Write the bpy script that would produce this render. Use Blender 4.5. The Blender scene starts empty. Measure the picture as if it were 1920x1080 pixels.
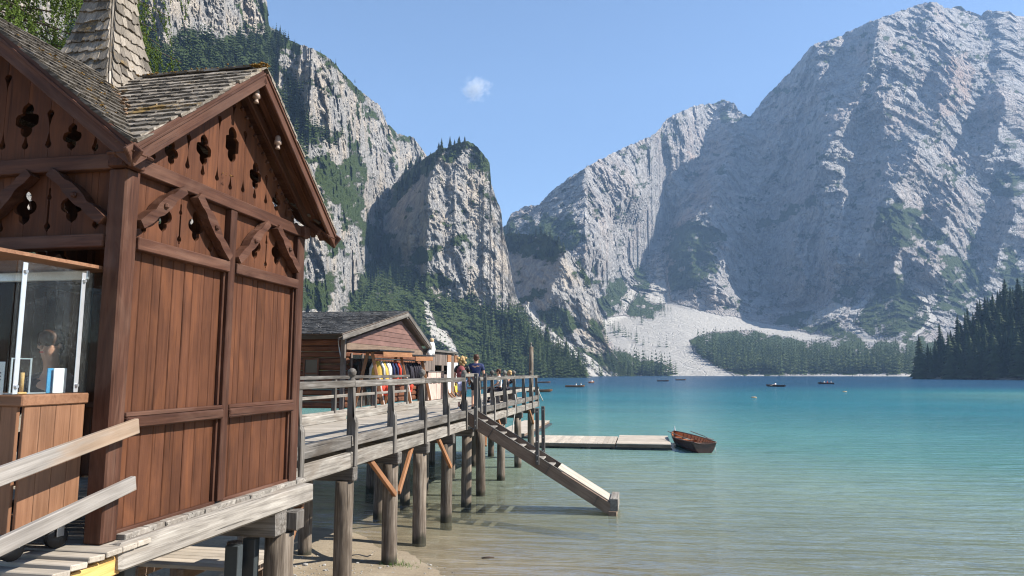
import bpy, bmesh, math, random
import numpy as np
from mathutils import Vector, Matrix, Euler
S = bpy.context.scene
COL = S.collection
R_ = math.radians
# ------------------------------------------------ camera, sky, sun, exposure
FPX = 1300.0; CH = 3.77; YAW = R_(10.6); PITCH = math.atan(158.5 / FPX)
cam = bpy.data.cameras.new('camera'); cam.lens = 36 * FPX / 1920; cam.sensor_width = 36
cam.clip_start = 0.1; cam.clip_end = 30000
camo = bpy.data.objects.new('camera', cam); COL.objects.link(camo)
camo.location = (0, 0, CH); camo.rotation_euler = (R_(90) + PITCH, 0, YAW)
S.camera = camo
SUN_EL = R_(42); SUN_V = Vector((0.992 * math.cos(SUN_EL), 0.125 * math.cos(SUN_EL), math.sin(SUN_EL)))
w = bpy.data.worlds.new('World'); S.world = w; w.use_nodes = True
wn = w.node_tree.nodes; sky = wn.new('ShaderNodeTexSky'); sky.sky_type = 'NISHITA'; sky.sun_disc = False
sky.sun_elevation = SUN_EL; sky.sun_rotation = math.atan2(SUN_V.x, SUN_V.y)
sky.altitude = 1500; sky.air_density = 1.05; sky.dust_density = 0.35; sky.ozone_density = 2.4
w.node_tree.links.new(sky.outputs[0], wn['Background'].inputs[0]); wn['Background'].inputs[1].default_value = 0.085
sl = bpy.data.lights.new('sun', 'SUN'); sl.energy = 5.0; sl.angle = R_(0.5); sl.color = (1.0, 0.95, 0.87)
slo = bpy.data.objects.new('sun', sl); COL.objects.link(slo); slo.location = (40, 0, 60)
slo.rotation_euler = SUN_V.to_track_quat('Z', 'Y').to_euler()
S.view_settings.view_transform = 'Standard'; S.view_settings.look = 'None'
S.view_settings.exposure = 1.3; S.view_settings.gamma = 1; S.view_settings.use_curve_mapping = False
S.render.engine = 'CYCLES'
S.cycles.use_denoising = True; S.cycles.sample_clamp_direct = 2.5; S.cycles.sample_clamp_indirect = 3; S.cycles.filter_width = 1.15; S.cycles.max_bounces = 6; S.cycles.diffuse_bounces = 3; S.cycles.transparent_max_bounces = 12
S.cycles.glossy_bounces = 3; S.cycles.volume_bounces = 0; S.cycles.caustics_reflective = False; S.cycles.caustics_refractive = False
random.seed(7); RNG = np.random.default_rng(7)
# ------------------------------------------------ helpers
WM = {}                                             # object -> world matrix
def link(o, parent=None, mw=None, **props):
    COL.objects.link(o)
    mw = mw if mw is not None else Matrix()
    if parent is not None:
        o.parent = parent; o.matrix_parent_inverse = WM[parent].inverted()
    o.matrix_basis = mw; WM[o] = mw
    for k, v in props.items(): o[k] = v
    return o
def thing(name, label, cat, loc=(0, 0, 0), group=None, rz=0):
    o = bpy.data.objects.new(name, None); o.empty_display_size = 0.2
    link(o, None, Matrix.Translation(loc) @ Matrix.Rotation(rz, 4, 'Z'), label=label, category=cat)
    if group: o['group'] = group
    return o
def tag(o, label, cat, group=None):
    o['label'] = label; o['category'] = cat
    if group: o['group'] = group
    return o
def ob(name, me, parent=None, mw=None, mat=None, **props):
    if mat is not None and not me.materials:
        for m in (mat if isinstance(mat, (list, tuple)) else [mat]): me.materials.append(m)
    return link(bpy.data.objects.new(name, me), parent, mw, **props)
def mesh_np(name, v, f, smooth=False):
    """v (n,3), f (m,k) arrays -> mesh"""
    v = np.asarray(v, np.float32); f = np.asarray(f, np.int32); k = f.shape[1]
    me = bpy.data.meshes.new(name)
    me.vertices.add(len(v)); me.vertices.foreach_set('co', v.ravel())
    me.loops.add(f.size); me.loops.foreach_set('vertex_index', f.ravel())
    me.polygons.add(len(f)); me.polygons.foreach_set('loop_start', np.arange(0, f.size, k, dtype=np.int32))
    me.polygons.foreach_set('use_smooth', np.full(len(f), smooth))
    me.update(calc_edges=True); return me
def attr(me, name, arr):
    a = me.attributes.new(name, 'FLOAT', 'POINT'); a.data.foreach_set('value', np.asarray(arr, np.float32).ravel())
def mesh_py(name, v, f, smooth=False):
    me = bpy.data.meshes.new(name); me.from_pydata([tuple(p) for p in v], [], f); me.update()
    if smooth: me.polygons.foreach_set('use_smooth', [True] * len(me.polygons))
    return me
def bm_mesh(name, bm, smooth=False):
    bmesh.ops.recalc_face_normals(bm, faces=bm.faces)
    me = bpy.data.meshes.new(name); bm.to_mesh(me); bm.free()
    if smooth: me.polygons.foreach_set('use_smooth', [True] * len(me.polygons))
    return me
def cbox_vf(lx, ly, lz, b):
    """chamfered box centred on the origin, long axis X"""
    hx, hy, hz = lx / 2, ly / 2, lz / 2; v = []; idx = {}
    for sx in (-1, 1):
        for sy in (-1, 1):
            for sz in (-1, 1):
                for ax in range(3):
                    p = [sx * (hx - b), sy * (hy - b), sz * (hz - b)]
                    p[ax] = (sx * hx, sy * hy, sz * hz)[ax]
                    idx[(sx, sy, sz, ax)] = len(v); v.append(tuple(p))
    f = []
    for ax in range(3):
        o1, o2 = (ax + 1) % 3, (ax + 2) % 3
        for s in (-1, 1):
            q = []
            for a, c in ((-1, -1), (1, -1), (1, 1), (-1, 1)):
                k = [0, 0, 0]; k[ax] = s; k[o1] = a; k[o2] = c; q.append(idx[(*k, ax)])
            f.append(q if s > 0 else q[::-1])
        for a in (-1, 1):
            for c in (-1, 1):                       # edge running along ax
                k0 = [0, 0, 0]; k0[ax] = -1; k0[o1] = a; k0[o2] = c; k1 = k0[:]; k1[ax] = 1
                q = [idx[(*k0, o1)], idx[(*k1, o1)], idx[(*k1, o2)], idx[(*k0, o2)]]
                f.append(q if a * c > 0 else q[::-1])
    for sx in (-1, 1):
        for sy in (-1, 1):
            for sz in (-1, 1):
                q = [idx[(sx, sy, sz, 0)], idx[(sx, sy, sz, 1)], idx[(sx, sy, sz, 2)]]
                f.append(q if sx * sy * sz > 0 else q[::-1])
    return v, f
_cb = {}
def cbox(name, lx, ly, lz, b=0.006, jit=0.0):
    key = (name, round(lx, 3), round(ly, 3), round(lz, 3), b)
    if jit == 0 and key in _cb: return _cb[key]
    v, f = cbox_vf(lx, ly, lz, min(b, lx / 3, ly / 3, lz / 3))
    if jit: v = [(p[0] + random.uniform(-jit, jit), p[1] + random.uniform(-jit, jit), p[2] + random.uniform(-jit, jit)) for p in v]
    me = mesh_py(name, v, f)
    if jit == 0: _cb[key] = me
    return me
def frame(p0, p1, up=(0, 0, 1)):
    p0 = Vector(p0); p1 = Vector(p1); x = (p1 - p0).normalized(); z = Vector(up)
    if abs(x.dot(z)) > 0.99: z = Vector((1, 0, 0))
    y = z.cross(x).normalized(); z = x.cross(y)
    m = Matrix((x, y, z)).transposed().to_4x4(); m.translation = (p0 + p1) / 2
    return m
def beam(name, p0, p1, wy, wz, mat, parent=None, b=0.008, up=(0, 0, 1), jit=0.0, mname=None, **props):
    """bar from p0 to p1; local X runs along it"""
    L = (Vector(p1) - Vector(p0)).length
    me = cbox((mname or name) + '_' + mat.name, L, wy, wz, b, jit)
    return ob(name, me, parent, frame(p0, p1, up), mat, **props)
def box(name, x0, x1, y0, y1, z0, z1, mat, parent=None, axis=None, b=0.006, jit=0.0, **props):
    """axis-aligned bar; local X = longest axis (or axis)"""
    d = (x1 - x0, y1 - y0, z1 - z0); a = d.index(max(d)) if axis is None else axis
    c = Vector(((x0 + x1) / 2, (y0 + y1) / 2, (z0 + z1) / 2)); e = Vector((0, 0, 0)); e[a] = d[a] / 2
    if a == 0: wy, wz, up = d[1], d[2], (0, 0, 1)
    elif a == 1: wy, wz, up = d[0], d[2], (0, 0, 1)
    else: wy, wz, up = d[1], d[0], (1, 0, 0)
    return beam(name, c - e, c + e, wy, wz, mat, parent, b, up, jit, **props)
def add_box(bm, c, size, rot=None):
    m = Matrix.Translation(c) @ (rot.to_4x4() if rot else Matrix()) @ Matrix.Diagonal((*size, 1))
    return bmesh.ops.create_cube(bm, size=1, matrix=m)['verts']
def add_tube(bm, pts, rad, n=6, cap=True):
    rings = []; pts = [Vector(p) for p in pts]
    rad = rad if isinstance(rad, (list, tuple)) else [rad] * len(pts)
    for i, p in enumerate(pts):
        d = (pts[min(i + 1, len(pts) - 1)] - pts[max(i - 1, 0)]).normalized()
        a = d.orthogonal().normalized() if i == 0 else (a - d * a.dot(d)).normalized()
        c = d.cross(a)
        rings.append([bm.verts.new(p + rad[i] * (a * math.cos(2 * math.pi * k / n) + c * math.sin(2 * math.pi * k / n))) for k in range(n)])
    for r0, r1 in zip(rings, rings[1:]):
        for k in range(n): bm.faces.new((r0[k], r0[(k + 1) % n], r1[(k + 1) % n], r1[k]))
    if cap: bm.faces.new(rings[0][::-1]); bm.faces.new(rings[-1])
def tube(name, pts, rad, mat, parent=None, n=6, smooth=True, **props):
    bm = bmesh.new(); add_tube(bm, pts, rad, n)
    return ob(name, bm_mesh(name, bm, smooth), parent, None, mat, **props)
def lathe_vf(prof, n=12):
    v = []; f = []
    for r, z in prof:
        for k in range(n): v.append((r * math.cos(2 * math.pi * k / n), r * math.sin(2 * math.pi * k / n), z))
    m = len(prof)
    for i in range(m - 1):
        for k in range(n): f.append((i * n + k, i * n + (k + 1) % n, (i + 1) * n + (k + 1) % n, (i + 1) * n + k))
    f.append(tuple(range(n))[::-1]); f.append(tuple((m - 1) * n + k for k in range(n)))
    return v, f
def prism(name, poly, thick, mat, parent, mw, hole=None, **props):
    """2D polygon in local XY extruded along +Z by thick (centred)"""
    n = len(poly); v = [(x, y, -thick / 2) for x, y in poly] + [(x, y, thick / 2) for x, y in poly]
    f = [list(range(n))[::-1], [n + i for i in range(n)]] + [[i, (i + 1) % n, n + (i + 1) % n, n + i] for i in range(n)]
    bm = bmesh.new(); vs = [bm.verts.new(p) for p in v]
    for q in f: bm.faces.new([vs[i] for i in q])
    bmesh.ops.triangulate(bm, faces=[fc for fc in bm.faces if len(fc.verts) > 4])
    return ob(name, bm_mesh(name, bm), parent, mw, mat, **props)
# ------------------------------------------------ numpy noise
_P = np.random.default_rng(3).random((64, 64, 64)).astype(np.float32)
def vnoise(p):
    i = np.floor(p).astype(int); f = (p - i); f = f * f * f * (f * (f * 6 - 15) + 10)
    a = [(i[:, k] & 63, (i[:, k] + 1) & 63) for k in range(3)]
    r = 0
    for dx in (0, 1):
        wx = f[:, 0] if dx else 1 - f[:, 0]
        for dy in (0, 1):
            wy = f[:, 1] if dy else 1 - f[:, 1]
            for dz in (0, 1):
                wz = f[:, 2] if dz else 1 - f[:, 2]
                r = r + wx * wy * wz * _P[a[0][dx], a[1][dy], a[2][dz]]
    return r * 2 - 1
_ROT = np.array([[0.36, 0.48, -0.8], [-0.8, 0.6, 0.0], [0.48, 0.64, 0.6]])
def fbm(p, oct=5, gain=0.5, lac=2.03):
    p = np.array(p, float); s = 0; a = 1; t = 0
    for o in range(oct):
        s = s + a * vnoise(p); t += a; a *= gain; p = (p @ _ROT.T) * lac + 17.3
    return s / t
def ridged(p, oct=5, gain=0.5, lac=2.07, rot=True):
    p = np.array(p, float); s = 0; a = 1; t = 0; wgt = 1
    for o in range(oct):
        n = 1 - np.abs(vnoise(p)) * 1.6; n = np.clip(n, -0.3, 1); s = s + a * n; t += a; a *= gain
        p = ((p @ _ROT.T) if rot else p) * lac + 9.1
    return s / t
def inpoly(x, y, poly):
    r = np.zeros(x.shape, bool); n = len(poly)
    for i in range(n):
        x0, y0 = poly[i]; x1, y1 = poly[(i + 1) % n]
        if y0 == y1: continue
        c = ((y0 > y) != (y1 > y)) & (x < (x1 - x0) * (y - y0) / (y1 - y0) + x0)
        r ^= c
    return r
def polydist(x, y, pts):
    d = np.full(x.shape, 1e9)
    for (x0, y0), (x1, y1) in zip(pts, pts[1:]):
        dx, dy = x1 - x0, y1 - y0; t = np.clip(((x - x0) * dx + (y - y0) * dy) / (dx * dx + dy * dy), 0, 1)
        d = np.minimum(d, np.hypot(x - x0 - t * dx, y - y0 - t * dy))
    return d
CPs, SPs, CYs, SYs = math.cos(PITCH), math.sin(PITCH), math.cos(YAW), math.sin(YAW)
def bearing(px, py):
    """a traced sight line of the photograph -> (azimuth, tangent of elevation)"""
    a, b = (px - 960) / FPX, (540 - py) / FPX
    fy = CPs - b * SPs; z = SPs + b * CPs
    x = a * CYs - fy * SYs; y = a * SYs + fy * CYs
    return math.atan2(x, y), z / math.hypot(x, y)
def sight(phi, tau):
    """inverse of bearing, arrays"""
    x = np.sin(phi); y = np.cos(phi); a = x * CYs + y * SYs; fy = -x * SYs + y * CYs
    w = fy * CPs + tau * SPs; b = (-fy * SPs + tau * CPs) / w
    return 960 + FPX * a / w, 540 - FPX * b
# ------------------------------------------------ materials
class NT:
    def __init__(s, name):
        s.m = bpy.data.materials.new(name); s.m.use_nodes = True; s.t = s.m.node_tree; s.n = s.t.nodes
        s.b = s.n['Principled BSDF']; s.out = s.n['Material Output']
    def add(s, typ, ins=None, **pr):
        n = s.n.new('ShaderNode' + typ)
        for k, v in pr.items(): setattr(n, k, v)
        for k, v in (ins or {}).items(): s.set(n.inputs[k], v)
        return n
    def set(s, sock, v):
        if isinstance(v, bpy.types.NodeSocket): s.t.links.new(v, sock)
        elif isinstance(v, bpy.types.Node): s.t.links.new(v.outputs[0], sock)
        else:
            if hasattr(sock.default_value, '__len__') and not hasattr(v, '__len__'): v = (v, v, v)
            if sock.type == 'RGBA' and len(v) == 3: v = (*v, 1)
            sock.default_value = v
    def coord(s, scale=(1, 1, 1), rnd=True, src='Object'):
        c = s.add('TexCoord').outputs[src]
        if rnd:
            r = s.add('ObjectInfo').outputs['Random']
            k = s.add('VectorMath', {0: s.add('CombineXYZ', {0: r, 1: r, 2: r}).outputs[0], 1: (37., 53., 71.)}, operation='MULTIPLY')
            c = s.add('VectorMath', {0: c, 1: k.outputs[0]}, operation='ADD').outputs[0]
        return s.add('Mapping', {'Vector': c, 'Scale': scale}).outputs[0]
    def noise(s, vec, scale, detail=4, rough=0.55, dist=0.0):
        return s.add('TexNoise', {'Vector': vec, 'Scale': scale, 'Detail': detail, 'Roughness': rough, 'Distortion': dist}).outputs['Fac']
    def ramp(s, fac, stops, interp='LINEAR'):
        n = s.add('ValToRGB', {'Fac': fac}); n.color_ramp.interpolation = interp; e = n.color_ramp.elements
        while len(e) < len(stops): e.new(0.5)
        for q, (p, c) in zip(e, stops): q.position = p; q.color = (*c, 1) if len(c) == 3 else c
        return n.outputs[0]
    def mix(s, fac, a, b, mode='MIX'):
        n = s.add('Mix', data_type='RGBA', blend_type=mode)
        s.set(n.inputs[0], fac); s.set(n.inputs[6], a); s.set(n.inputs[7], b); return n.outputs[2]
    def math(s, op, a, b=0.0, c=None, clamp=False):
        n = s.add('Math', {0: a, 1: b}, operation=op, use_clamp=clamp)
        if c is not None: s.set(n.inputs[2], c)
        return n.outputs[0]
    def rng(s, v, a, b, c=0., d=1.):
        return s.add('MapRange', {0: v, 1: a, 2: b, 3: c, 4: d}).outputs[0]
    def rand(s): return s.add('ObjectInfo').outputs['Random']
    def attr(s, name): return s.add('Attribute', attribute_name=name).outputs['Fac']
    def bump(s, h, strength=0.5, dist=0.01):
        return s.add('Bump', {'Height': h, 'Strength': strength, 'Distance': dist}).outputs[0]
    def done(s, col, rough=0.7, normal=None, spec=0.3, **kw):
        s.set(s.b.inputs['Base Color'], col); s.set(s.b.inputs['Roughness'], rough); s.set(s.b.inputs['Specular IOR Level'], spec)
        if normal is not None: s.set(s.b.inputs['Normal'], normal)
        for k, v in kw.items(): s.set(s.b.inputs[k], v)
        return s.m
def plain(name, col, rough=0.6, var=0.15, scale=8, spec=0.3, **kw):
    t = NT(name); c = t.coord(); n = t.noise(c, scale, 4)
    lo = tuple(x * (1 - var) for x in col); hi = tuple(min(1, x * (1 + var)) for x in col)
    return t.done(t.ramp(n, [(0.3, lo), (0.7, hi)]), rough, t.bump(n, 0.1, 0.005), spec, **kw)
def wood(name, dark, mid, light, rough=0.65, patch=None, patchamt=0.5, rvar=0.35, grain=1.0, crack=0.5, spec=0.25, bumpd=0.004, wetline=False):
    """grain runs along local X"""
    t = NT(name); c = t.coord((1, 1, 1))
    g = t.noise(t.add('Mapping', {'Vector': c, 'Scale': (1.2 * grain, 26 * grain, 26 * grain)}).outputs[0], 1.0, 5, 0.65, 0.6)
    fine = t.noise(t.add('Mapping', {'Vector': c, 'Scale': (4, 140, 140)}).outputs[0], 1.0, 3, 0.6)
    big = t.noise(t.add('Mapping', {'Vector': c, 'Scale': (1.1, 4.5, 4.5)}).outputs[0], 1.0, 4, 0.6, 0.8)
    col = t.ramp(t.math('ADD', t.math('MULTIPLY', g, 0.75), t.math('MULTIPLY', fine, 0.25)), [(0.28, dark), (0.5, mid), (0.72, light)])
    if patch: col = t.mix(t.math('MULTIPLY', t.rng(big, 0.48, 0.66), patchamt), col, patch)
    v = t.rng(t.rand(), 0, 1, 1 - rvar, 1 + rvar * 0.7); blot = t.rng(t.noise(c, 2.3, 3), 0.3, 0.7, 0.82, 1.14)
    col = t.mix(1.0, col, t.add('CombineXYZ', {0: t.math('MULTIPLY', v, blot), 1: t.math('MULTIPLY', v, blot), 2: t.math('MULTIPLY', v, blot)}).outputs[0], 'MULTIPLY')
    cr = t.rng(t.noise(t.add('Mapping', {'Vector': c, 'Scale': (0.9, 34, 34)}).outputs[0], 1.0, 2, 0.5), 0.66, 0.72)
    col = t.mix(t.math('MULTIPLY', cr, crack), col, tuple(x * 0.22 for x in dark))
    if wetline:
        z = t.add('SeparateXYZ', {0: t.add('NewGeometry').outputs['Position']}).outputs[2]
        wl = t.rng(t.math('ADD', z, t.math('MULTIPLY', big, 0.35)), 0.3, 0.42, 0.85, 0)
        col = t.mix(wl, col, (0.03, 0.03, 0.02))
    h = t.math('SUBTRACT', t.math('ADD', g, t.math('MULTIPLY', fine, 0.4)), t.math('MULTIPLY', cr, crack))
    return t.done(col, t.rng(g, 0.3, 0.7, rough - 0.1, rough + 0.15), t.bump(h, 0.55, bumpd), spec)
M = {}
M['brown'] = wood('stained brown wood', (0.048, 0.019, 0.010), (0.085, 0.034, 0.018), (0.116, 0.049, 0.027), 0.6, (0.165, 0.064, 0.028), 0.45, 0.16, crack=0.5, spec=0.12)
M['brown_dark'] = wood('stained brown frame wood', (0.03, 0.014, 0.009), (0.068, 0.03, 0.019), (0.115, 0.056, 0.037), 0.55, (0.15, 0.085, 0.06), 0.45, 0.2, crack=0.6, spec=0.12)
M['counter'] = wood('light brown stained wood', (0.12, 0.055, 0.029), (0.2, 0.1, 0.055), (0.27, 0.142, 0.08), 0.5, None, 0, 0.15, crack=0.15)
M['grey'] = wood('weathered grey wood', (0.035, 0.03, 0.026), (0.135, 0.122, 0.108), (0.29, 0.27, 0.245), 0.8, (0.09, 0.072, 0.056), 0.6, 0.3, crack=0.8, spec=0.15)
M['pale'] = wood('sun bleached wood', (0.07, 0.06, 0.05), (0.25, 0.225, 0.195), (0.42, 0.39, 0.345), 0.85, (0.17, 0.135, 0.105), 0.5, 0.22, crack=0.8, spec=0.15)
M['deck'] = wood('pale deck planks', (0.2, 0.17, 0.138), (0.33, 0.29, 0.24), (0.43, 0.385, 0.325), 0.8, (0.33, 0.28, 0.22), 0.4, 0.25, crack=0.4, spec=0.15)
M['dock'] = wood('new pale dock planks', (0.3, 0.25, 0.195), (0.4, 0.345, 0.28), (0.47, 0.415, 0.345), 0.8, None, 0, 0.18, crack=0.2, spec=0.15)
M['pile'] = wood('weathered log', (0.04, 0.031, 0.024), (0.165, 0.132, 0.102), (0.35, 0.3, 0.245), 0.85, (0.07, 0.05, 0.036), 0.6, 0.25, crack=0.85, spec=0.12, bumpd=0.012, wetline=True)
M['rail'] = wood('fresh grey rail board', (0.12, 0.105, 0.092), (0.22, 0.2, 0.18), (0.33, 0.305, 0.28), 0.7, (0.28, 0.165, 0.08), 0.5, 0.12, grain=0.8, crack=0.25)
M['fresh'] = wood('fresh yellow wood', (0.42, 0.2, 0.055), (0.62, 0.36, 0.12), (0.74, 0.5, 0.2), 0.65, None, 0, 0.2, crack=0.1)
M['orange'] = wood('new orange brown wood', (0.15, 0.065, 0.028), (0.27, 0.125, 0.058), (0.35, 0.175, 0.085), 0.6, None, 0, 0.25, crack=0.15)
M['log'] = wood('old red brown log', (0.035, 0.014, 0.009), (0.105, 0.04, 0.02), (0.2, 0.075, 0.035), 0.7, (0.3, 0.13, 0.06), 0.35, 0.3, crack=0.6)
M['pinkboard'] = wood('faded red board', (0.13, 0.07, 0.056), (0.18, 0.1, 0.082), (0.22, 0.127, 0.106), 0.7, None, 0, 0.12, crack=0.2)
M['shedboard'] = wood('grey brown board', (0.07, 0.052, 0.043), (0.16, 0.125, 0.105), (0.25, 0.21, 0.18), 0.8, None, 0, 0.35, crack=0.6)
M['varnish'] = wood('varnished red wood', (0.2, 0.06, 0.02), (0.42, 0.15, 0.05), (0.52, 0.22, 0.08), 0.3, None, 0, 0.2, crack=0.1, spec=0.5)
M['hull'] = wood('dark brown hull', (0.03, 0.015, 0.01), (0.065, 0.031, 0.02), (0.1, 0.047, 0.03), 0.35, None, 0, 0.2, crack=0.1, spec=0.5)
M['stair'] = wood('brown stair wood', (0.1, 0.062, 0.043), (0.2, 0.14, 0.1), (0.29, 0.215, 0.165), 0.75, (0.13, 0.08, 0.055), 0.4, 0.15, crack=0.5)
M['bollard'] = wood('dark grey post', (0.055, 0.048, 0.043), (0.1, 0.09, 0.08), (0.15, 0.135, 0.12), 0.75, None, 0, 0.15, crack=0.4)
def shingle_mat(name, dark, mid, light, moss=0.35):
    t = NT(name); c = t.coord()
    g = t.noise(t.add('Mapping', {'Vector': c, 'Scale': (3, 45, 45)}).outputs[0], 1.0, 4, 0.6, 0.4)
    col = t.ramp(g, [(0.25, dark), (0.5, mid), (0.75, light)])
    r = t.rand(); v = t.rng(r, 0, 1, 0.45, 1.45)
    col = t.mix(1.0, col, t.add('CombineXYZ', {0: v, 1: t.math('MULTIPLY', v, 0.98), 2: t.math('MULTIPLY', v, 0.95)}).outputs[0], 'MULTIPLY')
    pos = t.add('NewGeometry').outputs['Position']
    mo = t.rng(t.math('ADD', t.noise(pos, 2.6, 3), t.math('MULTIPLY', t.noise(pos, 30, 3), 0.35)), 0.80, 0.92)
    mc = t.ramp(t.noise(pos, 40, 2), [(0.3, (0.1, 0.062, 0.018)), (0.7, (0.3, 0.19, 0.06))])
    col = t.mix(t.math('MULTIPLY', mo, moss), col, mc)
    return t.done(col, 0.85, t.bump(t.math('ADD', g, t.math('MULTIPLY', mo, moss)), 0.6, 0.006), 0.15)
M['shingle'] = shingle_mat('weathered shingle', (0.04, 0.032, 0.025), (0.17, 0.148, 0.122), (0.4, 0.365, 0.325), 0.9)
M['shingle_hut'] = shingle_mat('dark grey shingle', (0.012, 0.012, 0.013), (0.045, 0.045, 0.046), (0.19, 0.19, 0.19), 0.25)
t = NT('dry moss'); c = t.coord(); n = t.noise(c, 60, 4); M['moss'] = t.done(t.ramp(n, [(0.3, (0.09, 0.05, 0.012)), (0.7, (0.34, 0.2, 0.06))]), 0.95, t.bump(n, 1, 0.02), 0.05)
M['metal'] = plain('galvanised metal', (0.42, 0.43, 0.44), 0.4, 0.12, 12, 0.5, Metallic=0.8)
M['alu'] = plain('bare aluminium strip', (0.6, 0.61, 0.62), 0.35, 0.08, 12, 0.5, Metallic=0.6)
M['steel'] = plain('dark painted steel', (0.035, 0.042, 0.045), 0.45, 0.2, 6, 0.4)
M['black'] = plain('black', (0.012, 0.012, 0.013), 0.5, 0.2)
M['white'] = plain('white board', (0.78, 0.78, 0.76), 0.5, 0.04)
M['whitecloth'] = plain('white cloth', (0.72, 0.71, 0.68), 0.8, 0.08)
M['yellow'] = plain('yellow board', (0.8, 0.68, 0.03), 0.5, 0.05)
M['blue'] = plain('blue print', (0.05, 0.25, 0.45), 0.5, 0.1)
M['ceramic'] = plain('beige ceramic', (0.33, 0.24, 0.19), 0.4, 0.15)
M['dirt'] = plain('dirt and dry needles', (0.17, 0.11, 0.07), 0.95, 0.5, 40, 0.1)
M['red'] = plain('red cloth', (0.6, 0.06, 0.03), 0.75, 0.2)
M['yellowcloth'] = plain('yellow cloth', (0.55, 0.36, 0.07), 0.75, 0.15)
M['greycloth'] = plain('light grey cloth', (0.5, 0.5, 0.48), 0.8, 0.15)
M['darkcloth'] = plain('dark cloth', (0.03, 0.026, 0.034), 0.8, 0.3)
M['navy'] = plain('navy cloth', (0.02, 0.03, 0.09), 0.8, 0.2)
M['lilac'] = plain('pale lilac cloth', (0.42, 0.42, 0.62), 0.8, 0.08)
M['maroon'] = plain('maroon cloth', (0.2, 0.05, 0.05), 0.7, 0.25)
M['skin'] = plain('skin', (0.5, 0.27, 0.18), 0.5, 0.08)
M['hairblond'] = plain('blond hair', (0.4, 0.26, 0.11), 0.6, 0.4, 60)
M['hairbrown'] = plain('brown hair', (0.06, 0.024, 0.012), 0.55, 0.35, 60)
M['window'] = plain('dark window glass', (0.02, 0.025, 0.025), 0.08, 0.1, 3, 0.6)
M['green'] = plain('green bottom paint', (0.03, 0.16, 0.07), 0.4, 0.15)
M['bottom'] = plain('red brown bottom paint', (0.13, 0.045, 0.035), 0.45, 0.2)
M['rope'] = plain('rope', (0.5, 0.48, 0.44), 0.9, 0.2, 60)
M['buoy'] = plain('orange float', (0.5, 0.33, 0.18), 0.5, 0.15)
t = NT('scratched acrylic'); c = t.coord(rnd=False)
n = t.noise(t.add('Mapping', {'Vector': c, 'Scale': (160, 160, 90)}).outputs[0], 1.0, 3, 0.7, 1.5); n2 = t.noise(c, 3, 3)
dust = t.math('MULTIPLY', t.rng(n, 0.55, 0.66), t.rng(n2, 0.35, 0.65, 0.04, 0.26))
tr = t.add('BsdfTransparent', {'Color': (0.9, 0.93, 0.93)}); gl = t.add('BsdfGlossy', {'Color': (1, 1, 1), 'Roughness': 0.03})
fr = t.add('Fresnel', {'IOR': 1.45}); df = t.add('BsdfDiffuse', {'Color': (0.5, 0.52, 0.52)})
m1 = t.add('MixShader', {0: t.math('MULTIPLY', t.math('MULTIPLY', fr.outputs[0], 0.4), t.math('SUBTRACT', 1.0, t.add('NewGeometry').outputs['Backfacing'])), 1: tr.outputs[0], 2: gl.outputs[0]}); m2 = t.add('MixShader', {0: t.math('ADD', dust, 0.003), 1: m1.outputs[0], 2: df.outputs[0]})
t.t.links.new(m2.outputs[0], t.out.inputs[0]); M['acrylic'] = t.m
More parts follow.
